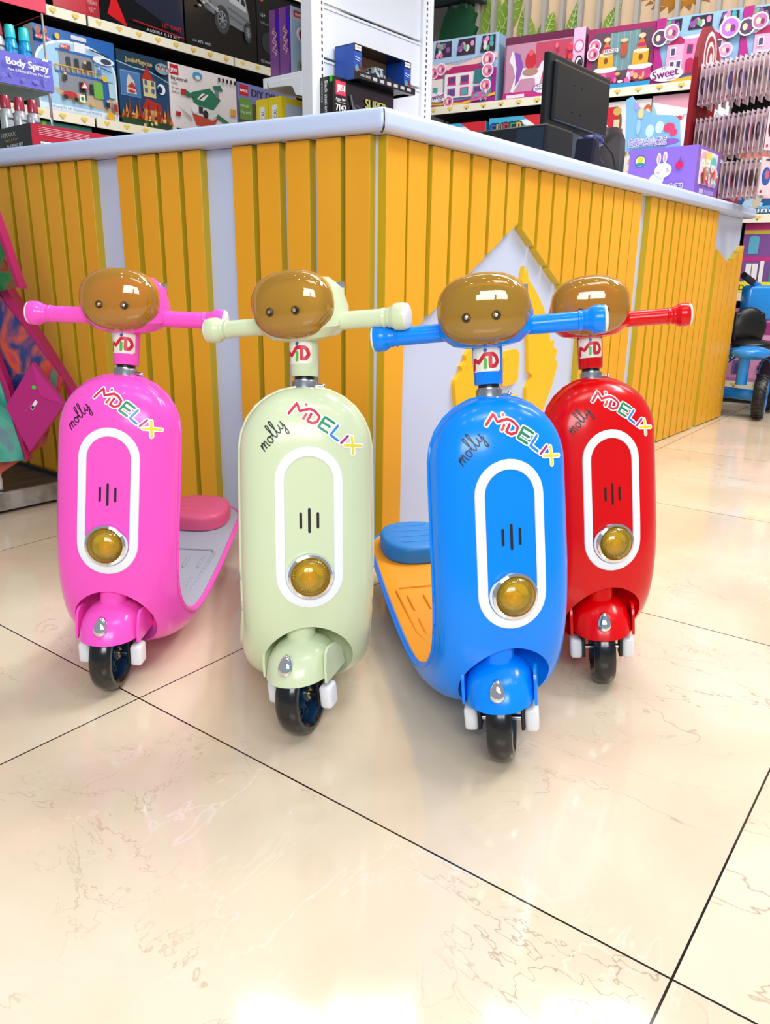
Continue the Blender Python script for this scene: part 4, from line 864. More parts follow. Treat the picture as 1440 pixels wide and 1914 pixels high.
def art_horse(a, w, h):
    a.rect(0, 0, w, h, '9a5a80'); a.rect(w*.02, h*.12, w*.86, h*.88, 'c890a8'); a.poly([(0, h*.88), (w, h*.88), (w, h), (0, h)], '70304e'); a.rect(w*.4, h*.3, w*.84, h*.86, 'c8506a')
    a.poly([(w*.06, h*.62), (w*.10, h*.78), (w*.16, h*.70), (w*.20, h*.50), (w*.44, h*.46), (w*.48, h*.56), (w*.54, h*.60), (w*.50, h*.40), (w*.46, h*.18), (w*.42, h*.18), (w*.40, h*.32), (w*.22, h*.32), (w*.13, h*.12), (w*.09, h*.14), (w*.15, h*.36), (w*.11, h*.54)], 'efe8ee')
    a.poly([(w*.12, h*.76), (w*.20, h*.72), (w*.25, h*.52), (w*.20, h*.30), (w*.15, h*.22), (w*.16, h*.5)], '9058b4'); a.ell(w*.34, h*.60, w*.07, h*.14, 'cc3040'); a.ell(w*.34, h*.72, w*.03, h*.05, 'e06060'); a.ell(w*.34, h*.42, w*.10, h*.06, 'b88878'); a.poly([(w*.55, h*.30), (w*.75, h*.36), (w*.80, h*.18), (w*.55, h*.14)], 'e8487a')
    a.rect(0, 0, w, h*.12, 'cc2a80'); a.rect(w*.05, h*.03, w*.28, h*.085, 'f2e4ee'); a.ell(w*.53, h*.14, w*.15, h*.085, '8a4aa8', 24); a.ell(w*.53, h*.14, w*.135, h*.07, 'f6eef6', 24); a.text('Beautiful', w*.44, h*.165, h*.035, '6a2a8a', .06, wd=w*.15); a.text('Styled Horse', w*.42, h*.115, h*.045, '50186a', .06, wd=w*.22, bold=.03)
    a.rect(w*.86, h*.12, w, h, 'e8c0dc'); a.ell(w*.93, h*.72, w*.06, h*.10, 'e060a0', 20); a.ell(w*.93, h*.72, w*.045, h*.075, 'f8d8ec', 20); a.ell(w*.94, h*.46, w*.05, h*.12, '3a3440', 20); a.ell(w*.94, h*.46, w*.035, h*.09, 'f4f0f4', 20); a.ell(w*.95, h*.45, w*.025, h*.07, '3a3440', 16)
    g_dots(a, w, h, ['e84858', 'f07890', 'b03050'], 14, .008, .02, .6, .84, .35, .8, 4)
carton(FW, 'toy_horse_box', 'pink window box with a white toy horse with purple mane, second on the shelf', .485, 1.683, .482, .335, .16, '8a4a70', art_horse, group='pink toy boxes on the right shelf', cat='toy box', rough=.15)
def art_cake(a, w, h):
    a.rect(0, 0, w, h, 'a83468'); a.rect(w*.08, h*.10, w*.96, h*.92, '6a5060'); a.rect(w*.34, h*.3, w*.78, h*.9, '7a9aa0')
    for k in range(5): a.rect(w*(.36+.09*k), h*.3, w*(.375+.09*k), h*.9, '90b0b4')
    for x in (.30, .82):
        a.ell(w*x, h*.20, w*.18, h*.10, 'd84a90'); a.rect(w*(x-.18), h*.20, w*(x+.16), h*.32, 'c8488a'); a.ell(w*x, h*.33, w*.18, h*.05, 'f6eee4'); a.rect(w*(x-.12), h*.36, w*(x+.11), h*.56, 'e8b03a'); a.ell(w*x, h*.57, w*.115, h*.035, 'f6e8c8'); a.ell(w*x, h*.47, w*.03, h*.05, '8a5a2a'); a.poly([(w*(x-.08), h*.6), (w*x, h*.82), (w*(x+.08), h*.6)], 'd87a4a'); a.ell(w*x, h*.8, w*.05, h*.04, 'f0d0a0'); a.ell(w*x, h*.66, w*.07, h*.03, 'c03a68')
    a.ell(w*.56, h*.62, w*.05, h*.12, 'c85a3a'); a.ell(w*.56, h*.76, w*.06, h*.03, 'e8c890')
    badge(a, w*.12, h*.72, .035); badge(a, w*.10, h*.60, .035); a.rect(w*.26, h*.585, w*.48, h*.645, 'f6f2ee'); a.text('FOOD', w*.28, h*.595, h*.045, '4a3038', wd=w*.18, bold=.03)
    g_dots(a, w, h, ['e870a8', 'f0a0c0', 'e8b860', 'f8e0ec', '8a3a58'], 26, .006, .02, .1, .9, .10, .24, 9); a.rect(0, 0, w, h*.08, '3a9ad0'); a.text('Cake House', w*.1, h*.02, h*.045, 'f4f8fc')
carton(FW, 'toy_cake_box', 'dark pink window box with toy cakes, right of the horse box', .982, 1.683, .368, .315, .16, '9a2a5a', art_cake, group='pink toy boxes on the right shelf', cat='toy box', rough=.15)
def art_castle(a, w, h):
    a.rect(0, 0, w, h, '9cc4e8'); window_top(a, w, h, .78); a.poly([(0, 0), (0, h), (w*.12, h), (w*.05, h*.6), (w*.16, h*.1), (w*.2, 0)], 'b82a88'); a.poly([(w*.12, h*.66), (w, h*.74), (w, h*.7), (w*.12, h*.60)], 'e8dce8')
    a.rect(w*.16, h*.12, w*.84, h*.58, 'f0b0d0'); a.poly([(w*.14, h*.58), (w*.3, h*.70), (w*.42, h*.58)], 'b82a60'); a.poly([(w*.5, h*.58), (w*.72, h*.70), (w*.90, h*.54)], 'c83a6a'); a.rect(w*.36, h*.12, w*.56, h*.64, 'e88ac0')
    for x, z in ((.40, .42), (.62, .44), (.74, .44), (.2, .40), (.2, .2), (.28, .2)): a.rect(w*x, h*z, w*(x+.07), h*(z+.14), 'c02858' if x == .40 else 'f8f0f6'); a.rect(w*(x+.012), h*(z+.02), w*(x+.058), h*(z+.12), '5a4a78')
    a.rect(w*.40, h*.13, w*.50, h*.3, 'c02858'); a.ell(w*.45, h*.3, w*.05, h*.05, 'c02858'); a.rect(w*.54, h*.36, w*.8, h*.39, 'f8f4fa')
    for i in range(9): a.rect(w*(.55+i*.028), h*.30, w*(.56+i*.028), h*.36, 'f8f4fa')
    a.poly([(w*.2, h*.04), (w, h*.14), (w, h*.06), (w*.3, 0)], 'f0b03a'); sweet(a, w*.02, h*.07, .058)
    badge(a, w*.06, h*.70, .042, '5a4a68'); badge(a, w*.20, h*.76, .040, 'c87ab0'); badge(a, w*.88, h*.72, .05, 'c87ae0'); badge(a, w*.86, h*.40, .034, 'e8a0d0'); badge(a, w*.66, h*.2, .04, '7a9a90')
carton(FW, 'dollhouse_box', 'pink and blue castle dollhouse box behind the red accessory stand', 1.355, 1.683, .425, .318, .16, 'b8c8e8', art_castle, group='pink toy boxes on the right shelf', cat='toy box')
carton(FW, 'dollhouse_box', 'pink and blue castle dollhouse box at the right edge of the shelf', 1.784, 1.683, .425, .318, .16, 'b8c8e8', art_castle, group='pink toy boxes on the right shelf', cat='toy box')
def art_super(a, w, h):
    a.rect(0, 0, w, h, '4ab4dc'); a.poly([(w*.5, h*.92), (w, h*.98), (w, h*.3), (w*.8, h*.7)], 'f4f4f4'); a.poly([(w*.55, h), (w, h), (w, h*.42), (w*.83, h*.78)], 'd82838'); a.ell(w*.42, h*.72, w*.04, h*.1, 'e4ecf0'); a.ell(w*.2, h*.55, w*.05, h*.04, 'f0f6fa')
    for i, (ch, c) in enumerate(zip('SUPER', ('3a6ad0', 'e8b828', 'd83a30', '3aa050', 'e8b828'))): a.text(ch, w*(.03+.115*i), h*.68, h*.22, c, wd=w*.10, shadow='1a3a5a', bold=.03)
    a.text('HAPPY HOUR', w*.04, h*.52, h*.10, '3a8a4a', wd=w*.5, bold=.04); g_dots(a, w, h, ['f8e8c8', 'e86a58', '3a7ac0', '68b858', 'f0f4f8'], 14, .012, .03, .3, .95, .05, .4, 6)
for u0, lb in ((-.005, 'light blue game box with a red corner, left of the SUPER box'), (.402, 'light blue game box lettered SUPER beside the monitor'), (.80, 'light blue game box hidden behind the monitor')):
    carton(FW, 'game_box', lb, u0, 1.27, .385, .325-.01*(u0 < .1), .10, '4ab4dc', art_super, group='blue game boxes', cat='box')
def art_white(a, w, h):
    a.rect(0, 0, w, h, 'f4eee8'); a.ell(w*.22, h*.66, w*.13, h*.24, '8a5a3a'); a.rect(w*.06, h*.44, w*.38, h*.60, 'a05038'); a.ell(w*.22, h*.86, w*.1, h*.06, 'd8b860'); a.rect(w*.15, h*.60, w*.29, h*.74, 'e8d8b0'); a.ell(w*.22, h*.42, w*.2, h*.05, 'f4ece0'); a.ell(w*.24, h*.28, w*.18, h*.12, 'b8643c')
    a.ell(w*.62, h*.72, w*.17, h*.13, 'c88a2a'); a.ell(w*.62, h*.72, w*.12, h*.09, '6a5a48'); a.ell(w*.93, h*.82, w*.10, h*.10, 'd86a3a'); a.ell(w*.93, h*.79, w*.07, h*.07, 'f4d8c0'); g_dots(a, w, h, ['e8b870', 'b87a4a', 'd8d0c8'], 14, .008, .02, .1, .9, .05, .25)
carton(FW, 'toy_playset_box', 'white playset box picturing a brown toy castle, right of the monitor', 1.13, 1.27, .235, .350, .10, 'f0ebe4', art_white, cat='toy box')
def art_villa(a, w, h):
    a.rect(0, 0, w, h, 'f6f4f8'); a.poly([(0, h), (w, h), (w, h*.86), (w*.45, h*.80), (0, h*.92)], 'f4b0c0'); a.poly([(0, h*.92), (w*.1, h*.7), (0, h*.3)], '9ad0e0'); a.text('BEAUTY VILLA', w*.18, h*.64, h*.075, 'b8b4bc', wd=w*.72); a.text('FUNNY', w*.14, h*.55, h*.06, 'c8c4cc'); a.ell(w*.22, h*.665, w*.04, h*.03, '3a8a9a'); a.ell(w*.38, h*.67, w*.04, h*.03, 'e04a60'); a.poly([(w*.66, h*.30), (w*.85, h*.48), (w, h*.50), (w, h*.26), (w*.8, h*.24)], 'e85888')
    a.rect(0, 0, w, h*.22, 'b8d0f0')
carton(FW, 'toy_playset_box', 'white and pink box lettered VILLA, left of the red accessory stand', 1.37, 1.27, .40, .360, .10, 'f4f2f6', art_villa, cat='toy box')
def art_salmon(a, w, h):
    a.rect(0, 0, w, h, 'b8584a'); a.rect(w*.02, h*.05, w*.98, h*.62, 'd87868'); a.poly([(0, h*.62), (w*.3, h*.96), (w*.6, h*.62)], '8a3428')
    for x in (.1, .4, .7): a.rect(w*x, h*.2, w*(x+.14), h*.5, 'f4f0ec'); a.rect(w*(x+.02), h*.22, w*(x+.12), h*.48, '5a8a98')
    a.rect(0, h*.54, w, h*.60, 'f4eeea'); a.rect(0, 0, w, h*.06, '5a9a58')
carton(FW, 'dollhouse_box', 'brick-red dollhouse box right of the hanging cards, at the picture edge', 1.86, 1.27, .42, .235, .12, 'b8584a', art_salmon, cat='toy box')
def art_prin(a, w, h):
    a.rect(0, 0, w, h, '1e5a94'); a.poly([(0, 0), (w*.1, h*.5), (w*.3, h*.3), (w*.25, 0)], 'b0d0ea'); a.poly([(w*.10, h*.60), (w*.16, h*.86), (w*.24, h*.60), (w*.5, h*.62), (w*.52, h*.16), (w*.46, h*.16), (w*.42, h*.42), (w*.28, h*.42), (w*.24, h*.14), (w*.18, h*.16), (w*.17, h*.5)], 'c8c0a8'); a.rect(w*.28, h*.42, w*.40, h*.60, 'e88aa0'); a.ell(w*.56, h*.56, w*.08, h*.2, '3a90d0')
    a.ell(w*.38, h*.14, w*.16, h*.1, '6ab0e0'); a.text('Princess', w*.08, h*.05, h*.16, 'f4f8fc', wd=w*.6, bold=.03, shadow='1a4a80')
carton(FW, 'toy_horse_box', 'dark blue toy horse box at the right end of the counter top', 1.875, 1.006, .42, .185, .12, '1e5a94', art_prin, cat='toy box')
def art_big(a, w, h):
    a.rect(0, 0, w, h, 'a02468'); a.rect(0, h*.10, w, h*.88, '7a4a90'); a.rect(0, h*.46, w, h*.52, 'c8287a'); a.rect(0, h*.84, w, h*.90, 'c8b040'); a.rect(0, h*.90, w, h, 'c02a78')
    for i in range(4):
        x = .06+i*.24; a.rect(w*x, h*.56, w*(x+.10), h*.78, '58a8c0' if i % 2 == 0 else 'e8c840'); a.ell(w*(x+.05), h*.78, w*.05, h*.04, '58a8c0' if i % 2 == 0 else 'e8c840'); a.rect(w*x, h*.16, w*(x+.12), h*.42, 'f0ece8' if i % 2 == 0 else '2a8a90'); a.line([(w*(x+.06), h*.16), (w*(x+.06), h*.42)], .004, '5a3a78')
    a.rect(w*.2, h*.06, w*.24, h*.46, 'f0ece8'); a.rect(0, 0, w, h*.08, 'c8287a')
carton(FW, 'dollhouse_box', 'magenta two-floor dollhouse box on the low shelf above the tricycle', 1.93, .604, .50, .36, .14, 'a02468', lambda a, w, h: (art_big(a, w, h), a.rect(0, 0, w, h*.16, 'f0e030'), a.text('Dollhouse', w*.02, h*.04, h*.08, '30241c', bold=.03)), cat='toy box')
carton(FW, 'dollhouse_box', 'pink patterned dollhouse box behind the tricycle wheels', 1.90, .122, .50, .40, .14, 'c84a90', lambda a, w, h: (a.rect(0, 0, w, h, 'd880b0'), house(a, w*.05, h*.05, w*.9, h*.6, 'e8a0c8', 'a83a80', 'b04890'), g_dots(a, w, h, ['a83a80', 'f4d0e4', '7a3a90'], 30, .008, .02)), cat='toy box')
# rail, posts and mural wall behind the right shelving
mb = MB(); mb.box((.82, .38, 1.985), (2.9, .41, 2.03), WHITE, .004); o = mb.build('top_rail', mw=fmat(FW)); tag(o, 'white metal rail along the top of the right shelving', 'rail')
WB = mat('e6c8a6', .8, name='plaster'); mb = MB(); mb.box((-1.2, .52, 0), (3.2, .60, 3.2), WB); o = mb.build('wall_right', mw=fmat(FW)); tag(o, kind='structure')
mb = MB(); mb.box((-2.6, .5, 0), (3.0, .58, 3.2), mat('8a8680', .8)); o = mb.build('wall_left', mw=fmat(FG)); tag(o, kind='structure')
GS = mat('a8a49c', .6, name='grey_slat')
for i in range(23):
    u0 = .115*i+.085; mb = MB(); mb.box((u0-.011, .46, 0), (u0+.011, .52, 3.0), GS); o = mb.build('batten', mw=fmat(FW)); tag(o, 'narrow grey upright batten in front of the beige mural wall', 'batten', 'battens on the mural wall')
def leaf(a, x, z, L_, wd, ang, c, c2):
    n = 8; ca, sa = math.cos(ang), math.sin(ang); P2 = []
    for i in range(n+1): t = i/n; P2.append((t*L_, wd*math.sin(PI*t**.8)))
    pts = P2+[(p[0], -p[1]) for p in P2[-2:0:-1]]; tr = lambda p: (x+p[0]*ca-p[1]*sa, z+p[0]*sa+p[1]*ca)
    a.poly([tr(p) for p in pts], c); a.line([tr((0, 0)), tr((L_, 0))], .006, c2, cap=False)
    for k in range(1, 7):
        for s_ in (-1, 1): a.line([tr((L_*k/8, 0)), tr((L_*(k/8+.09), s_*wd*.75*math.sin(PI*(k/8)**.8)))], .004, c2, cap=False)
a = Art(.8)
for x, z, L_, wd, an, c in ((.12, 2.10, .42, .07, 1.35, '8aa838'), (.20, 2.12, .42, .075, 1.1, '7fa030'), (.05, 2.18, .30, .05, 1.9, '9ab850'), (.30, 2.08, .20, .06, 2.2, '6f9a2c'), (.44, 2.06, .26, .06, 1.75, '86a43a'), (.52, 2.06, .22, .06, 1.2, '7fa030'), (.38, 2.04, .12, .04, 1.5, '8aa838'), (.70, 2.05, .26, .035, 1.35, '7a9a3a'), (.93, 2.08, .20, .04, 1.1, '7a9a3a'), (.60, 2.02, .10, .03, 2.0, '86a43a')): leaf(a, x, z, L_, wd, an, c, 'c8d890')
o = a.build('wall_mural', fn=lambda p: Vector((p.x, p.y+.52, p.z)), mw=fmat(FW)); tag(o, 'painted green leaves on the beige wall above the pink boxes', 'mural')
a = Art(.8); a.ell(1.36, 2.32, .20, .13, 'b87a20', 26); a.ell(1.38, 2.32, .14, .10, 'd89a30', 24)
for k in range(14): t = PI+PI*k/13; a.poly([(1.36+.20*math.cos(t), 2.30+.11*math.sin(t)), (1.36+.25*math.cos(t+.1), 2.30+.14*math.sin(t+.1)), (1.36+.20*math.cos(t+.2), 2.30+.11*math.sin(t+.2))], 'a86a18')
a.line([(1.40, 2.27), (1.43, 2.255), (1.46, 2.27)], .006, '5a3a18')
o = a.build('wall_mural', fn=lambda p: Vector((p.x, p.y+.52, p.z)), mw=fmat(FW)); tag(o, 'painted ochre rounded shape on the beige wall above the castle boxes', 'mural')
# grey boards, dark hedge cut-out and canopy at the left end of that wall
mb = MB()
for i in range(3): mb.box((-.35+i*.135, .40, 0), (-.23+i*.135, .43, 2.36), mat('8f8b84', .7))
mb.prism([(-.30, 2.05), (-.22, 2.05), (-.05, 2.25), (-.05, 2.33)], .385, .40, mat('9a968e', .7)); o = mb.build('board_screen', mw=fmat(FW)); tag(o, 'grey board screen beside the white gondola post, under the dark canopy', 'screen')
rn = random.Random(3); pts = [(-.12, 2.0), (.12, 2.0), (.13, 2.16), (.15, 2.2), (.12, 2.22), (.14, 2.28), (.10, 2.27), (.10, 2.33), (.06, 2.30), (.04, 2.35), (.0, 2.31), (-.04, 2.34), (-.08, 2.28), (-.11, 2.2)]
mb = MB(); mb.prism(pts, .33, .37, mat('0a4a2c', .6)); o = mb.build('hedge_cutout', mw=fmat(FW)); tag(o, 'dark green leafy cut-out above the leftmost dollhouse box', 'decoration')
mb = MB(); mb.box((-1.0, -.1, 2.37), (.14, .5, 2.45), mat('4a5e62', .6)); o = mb.build('canopy', mw=fmat(FW)); tag(o, 'dark grey-blue canopy edge at the top beside the white post', 'canopy')

# ---------------------------------------------------------------- things on the counter
DK = mat('101318', .35, name='black_plastic'); DK2 = mat('1a2a38', .3)
t = empty('computer_monitor', mw=fmat(FR, 1.07, .20, .992)); tag(t, 'black computer monitor seen from behind on the counter', 'monitor')
mb = MB(); mb.box((0, 0, .138), (.463, .022, .355), DK, .006); mb.box((.03, -.012, .16), (.44, .004, .335), DK, .008); mb.build('screen_housing', t)
mb = MB()
for x, z in ((.16, .20), (.22, .20), (.16, .28), (.22, .28)): mb.cyl((x, -.0125, z), (x, -.014, z), .0025, BLACK, n=8)
mb.build('mount_holes', t)
mb = MB(); mb.box((.15, .0, .02), (.25, .02, .17), mat('3a4654', .4), .004); mb.build('stand_neck', t)
mb = MB(); mb.box((.08, -.05, 0), (.33, .12, .012), DK, .004); mb.build('stand_base', t)
mb = MB(); mb.tube([(.30, .01, .16), (.34, -.03, .10), (.40, -.04, .06), (.45, -.06, .02), (.50, -.08, .003)], .004, DK); mb.build('cable', t)
t = empty('receipt_printer', mw=fmat(FR, .81, .05, .992)); tag(t, 'black receipt printer standing left of the monitor on the counter', 'printer')
mb = MB(); mb.zprism([(0, 0), (.17, 0), (.17, .34), (.06, .34), (0, .27)], 0, .094, DK); o = mb.build('printer_case', t); bv = o.modifiers.new('b', 'BEVEL'); bv.width = .006; bv.segments = 3
mb = MB(); mb.box((-.001, .01, .01), (.0, .10, .085), DK2); mb.build('side_panel', t)
mb = MB(); mb.box((.02, .05, .094), (.15, .28, .098), mat('0a0c10', .2), .002); mb.build('lid', t)
t = empty('barcode_scanner', mw=fmat(FR, 1.16, .07, .992)); tag(t, 'dark barcode scanner in its stand below the monitor', 'scanner')
mb = MB(); mb.prism([(0, .0), (.13, 0), (.125, .03), (.06, .05), (.045, .10), (.015, .11)], 0, .07, mat('17162a', .3)); o = mb.build('scanner_body', t); bv = o.modifiers.new('b', 'BEVEL'); bv.width = .008; bv.segments = 3
mb = MB(); mb.ball((.07, .035, .105), .055, .03, .02, mat('1a2a6a', .25), 10); mb.build('scanner_head', t)
mb = MB(); mb.tube([(.10, .01, .10), (.13, -.01, .07), (.15, -.015, .03), (.17, -.02, .003)], .003, DK); mb.build('cable', t)
# purple display box with header card
def rab(a, w, h):   # left face: plain bunny, apple, badge, lettering
    a.rect(0, 0, w, h, '9a74dc'); a.ell(w*.17, h*.76, w*.085, h*.125, '2a6ab0', 24); a.ell(w*.17, h*.76, w*.072, h*.105, 'f4f4e8', 24); a.ell(w*.17, h*.79, w*.045, h*.07, 'f4dc3a', 18); a.ell(w*.17, h*.70, w*.06, h*.035, '3a9a9a', 18)
    a.ell(w*.44, h*.36, w*.11, h*.13, 'eef6fa', 22); a.ell(w*.34, h*.28, w*.05, h*.05, 'eef6fa', 14); a.ell(w*.39, h*.20, w*.05, h*.05, 'eef6fa', 14); a.ell(w*.45, h*.78, w*.032, h*.12, 'eef6fa', 18); a.ell(w*.54, h*.80, w*.032, h*.12, 'eef6fa', 18); a.ell(w*.45, h*.77, w*.016, h*.08, 'f0a8c0', 14); a.ell(w*.54, h*.79, w*.016, h*.08, 'f0a8c0', 14)
    a.ell(w*.53, h*.54, w*.125, h*.15, 'eef6fa', 26); a.ell(w*.46, h*.50, w*.024, h*.025, 'f4b0c0', 12); a.ell(w*.60, h*.53, w*.022, h*.024, 'f4b0c0', 12); a.line([(w*.48, h*.56), (w*.50, h*.54), (w*.52, h*.56)], .0015, '6a6a8a'); a.line([(w*.57, h*.58), (w*.59, h*.56), (w*.61, h*.58)], .0015, '6a6a8a')
    a.ell(w*.76, h*.62, w*.055, h*.08, 'e0286a', 18); a.line([(w*.76, h*.69), (w*.77, h*.78)], .002, '7a3a3a')
    a.text('爱心公主小麦泥', w*.06, h*.08, h*.15, '6a48b8', wd=w*.78, shadow='f6f2fc', bold=.03)
def toys(a, w, h):
    a.rect(0, 0, w, h, '8a62c0'); a.rect(w*.12, h*.26, w*.86, h*.94, 'f0ecf6'); 
    for x, z, c in ((.28, .76, 'f4b0c8'), (.46, .78, 'f4dc6a'), (.68, .70, '58c8cc')): a.ell(w*x, h*z, w*.14, h*.16, c, 20); a.rect(w*(x-.10), h*(z-.16), w*(x+.10), h*z, 'fbf4ea'); a.ell(w*(x-.03), h*(z-.08), w*.014, h*.016, '40343c', 8)
    g_dots(a, w, h, ['e8507a', 'f4a0b8', '68b8a0', 'd8e8e0', 'e87858', 'f4f0f4'], 34, .008, .02, .2, .8, .30, .56, 7); a.rect(w*.05, h*.06, w*.22, h*.15, 'c8b8e8'); a.text('PLAY DOUGH', w*.28, h*.07, h*.08, 'd8ccf0', wd=w*.4)
boxed(FR, 'display_box', 'purple play-dough display box with a white bunny, on the counter at right', 2.03, .03, .992, .29, .285, .190, '9a74dc', rab, toys, cat='box')
mb = MB(); k0 = MB(); k0.prism([(.075, 0), (.31, 0), (.325, .20), (.30, .21), (.27, .17), (.20, .13), (.12, .12), (.09, .10)], 0, .006, mat('8cc4e4', .4)); mb.add([(q[1], q[0], q[2]) for q in k0.v], k0.f, mat('8cc4e4', .4))
o = mb.build('header_card', mw=fmat(FR, 2.045, .035, 1.183)); tag(o, 'light blue printed header card standing on the purple display box', 'sign')
a = Art(.4)
for x, z, rx, rz, c in ((.16, .022, .07, .014, '9a6ac8'), (.10, .07, .018, .025, 'd8ecf8'), (.14, .08, .018, .024, 'd8ecf8'), (.18, .075, .024, .018, 'e84a78'), (.20, .055, .016, .014, 'e84a78'), (.055, .14, .012, .02, 'f4dc9a'), (.035, .17, .009, .015, 'c8a0e0'), (.05, .09, .01, .03, 'a8d8f4')): a.ell(x, z, rx, rz, c, 18)
a.text('在逃公主小麦泥', .015, .016, .024, '7a58c8', wd=.16, shadow='f6f2fc')
a.build('printed_front', o, fn=lambda p: Vector((p.y, .31-p.x, p.z)))
# black chair back behind the counter
t = empty('office_chair', mw=fmat(FR, 2.74, .68, 0)); tag(t, 'black rounded office chair backrest rising behind the counter', 'chair')
mb = MB(); v = []; n = 28
for yy, k_ in ((0, .9), (.02, 1), (.06, 1), (.08, .9)):
    for i in range(n): a_ = 2*PI*i/n; v.append((.20*k_*math.copysign(abs(math.cos(a_))**.8, math.cos(a_)), yy+.05*(math.cos(a_))**2, 1.09+.32*k_*math.copysign(abs(math.sin(a_))**.8, math.sin(a_))))
mb.add(v, [(i*n+j, i*n+(j+1) % n, (i+1)*n+(j+1) % n, (i+1)*n+j) for i in range(3) for j in range(n)]+[tuple(range(n)), tuple(range(3*n, 4*n))], DK); mb.build('backrest', t, True)
mb = MB(); mb.box((-.22, -.05, .45), (.22, .40, .53), DK, .03); mb.build('seat', t, True)
mb = MB(); mb.tube([(0, .08, .75), (0, .10, .5), (0, .15, .47)], .02, DK); mb.cyl((0, .17, .06), (0, .17, .46), .025, STEEL)
for k in range(5): a_ = 2*PI*k/5; mb.tube([(0, .17, .09), (.26*math.cos(a_), .17+.26*math.sin(a_), .04)], .018, DK); mb.ball((.26*math.cos(a_), .17+.26*math.sin(a_), .025), .025, .025, .025, DK, 8)
mb.build('base', t)
# red accessory stand with hanging cards
RD = mat('8c0f1c', .35, name='red_board'); t = empty('accessory_stand', mw=fmat(FR, 2.33, .05, .992)); tag(t, 'dark red accessory display stand with hook rows at the counter end', 'display stand')
mb = MB(); mb.box((0, 0, 0), (.385, .25, .072), mat('b01828', .35), .003); mb.build('stand_base', t)
mb = MB(); pts = [(.06, .07), (.36, .07), (.36, .60), (.34, .66), (.28, .72), (.20, .745), (.14, .73), (.09, .67), (.07, .60)]; mb.prism(pts, .155, .175, RD); bd = mb.build('back_board', t)
a = Art(.4); a.ell(.215, .62, .085, .105, 'f0dede', 26); a.ell(.215, .62, .070, .088, '9c1828', 26); a.ell(.215, .62, .052, .066, 'f0dede', 24); a.ell(.215, .62, .036, .048, '9c1828', 20); a.ell(.222, .615, .020, .028, 'f0dede', 18); a.poly([(.15, .55), (.13, .50), (.20, .53)], 'f0dede'); a.text('PINKO', .23, .455, .055, 'f4e8e8', wd=.13, bold=.05)
a.build('printed_logo', bd, fn=lambda p: Vector((p.x, p.y+.155, p.z)))
rows = ((.580, .165), (.362, .165), (.172, .150))
for z, hh_ in rows:
    for dx in (0, .11):
        mb = MB(); mb.tube([(.13+dx, .155, z-.008), (.13+dx-.10, -.21, z-.008), (.13+dx-.105, -.225, z+.004)], .0025, CHROME, 6); mb.build('hook', t)
CARD = mat('e2ccd4', .35, name='card'); c0 = None; cols = ['262838', '5a1c30', '3a5aa8', 'b8a8d8', '2a2438', 'c8687a', '40305a', 'd8c0a8']
def card_mesh(h, ci):
    a = Art(.3); a.box((-.032, 0, -h), (.032, .0016, 0), CARD); a.ell(0, -h*.5, .024, .036, cols[ci], 18); a.ell(.004, -h*.46, .012, .018, cols[(ci+3) % 8], 12); a.ell(-.019, -h*.90, .006, .006, 'c01838', 10); a.rect(-.012, -.014, .012, -.008, '4a4450')
    o = a.build('accessory_card'); me = o.data; bpy.data.objects.remove(o); return me
meshes = {}
names = ('top', 'middle', 'bottom')
for ri, (z, hh_) in enumerate(rows):
    for ci in range(8): meshes[(ri, ci)] = card_mesh(hh_, ci)
    for cidx, dx in enumerate((0, .11)):
        n = 17 if cidx == 0 else 11
        for i in range(n):
            tt = (i+.6)/n; last = (i == n-1)
            o = bpy.data.objects.new('accessory_card', meshes[(ri, (i*3+ri+cidx) % 8)]); C.objects.link(o)
            x = .13+dx-.10*tt; y = .155-.365*tt
            o.matrix_world = fmat(FR, 2.33+x, .05+y, .992+z-.008+.004, rd(-30 if last else rn.uniform(-7, 5)))
            if last: lb = 'accessory card turned outward at the front of the %s row, %s hook' % (names[ri], 'left' if cidx == 0 else 'right')
            else: lb = 'white accessory card hanging in the %s row of the red stand, %s hook' % (names[ri], 'left' if cidx == 0 else 'right')
            tag(o, lb, 'accessory card', 'cards on the %s %s hook' % (names[ri], 'left' if cidx == 0 else 'right'))
# ---- body spray rack at the left end of the counter
FS = (-1.25867, 2.8, aR)
t = empty('spray_rack', mw=fmat(FS, 0, 0, .992)); tag(t, 'cardboard body-spray rack with a lilac sign, standing on the counter at far left', 'display rack')
Z = lambda z: z-.992
for z in (1.252, 1.49):
    mb = MB(); mb.box((-.34, 0, Z(z)-.012), (.168, .24, Z(z)), mat('8a9098', .4)); mb.build('shelf', t)
mb = MB(); mb.box((-.34, 0, 0), (.168, .24, .045), mat('a8d83a', .4)); b_ = mb.build('base_tray', t)
for x, y in ((.158, .004), (.158, .23), (-.33, .004), (-.33, .23)): mb = MB(); mb.cyl((x, y, 0), (x, y, Z(1.62)), .0042, CHROME, n=12); mb.build('wire_post', t)
mb = MB(); mb.box((-.34, -.004, Z(1.243)), (.172, 0, Z(1.338)), mat('6a68d0', .4)); sg = mb.build('sign_card', t)
a = Art(.4); rn2 = random.Random(5)
for _ in range(22): x = rn2.uniform(-.10, .165); z = rn2.uniform(Z(1.25), Z(1.33)); a.ell(x, z, .0055, .006, '9a98e4', 14); a.ell(x, z, .0040, .0045, '6a68d0', 12)
a.text('Body Spray', .008, Z(1.297), .022, 'f8f8fc', wd=.142, bold=.05); a.text('Pure & Natural From The Start', .010, Z(1.280), .0085, 'f0f0fa', wd=.142, bold=.03); a.rect(.130, Z(1.328), .150, Z(1.334), 'f8f8fc')
a.build('printed_sign', sg, fn=lambda p: Vector((p.x, p.y-.004, p.z)))
mb = MB(); mb.box((-.34, -.004, Z(1.478)), (.172, .24, Z(1.56)), mat('d81848', .4)); mb.build('top_card', t)
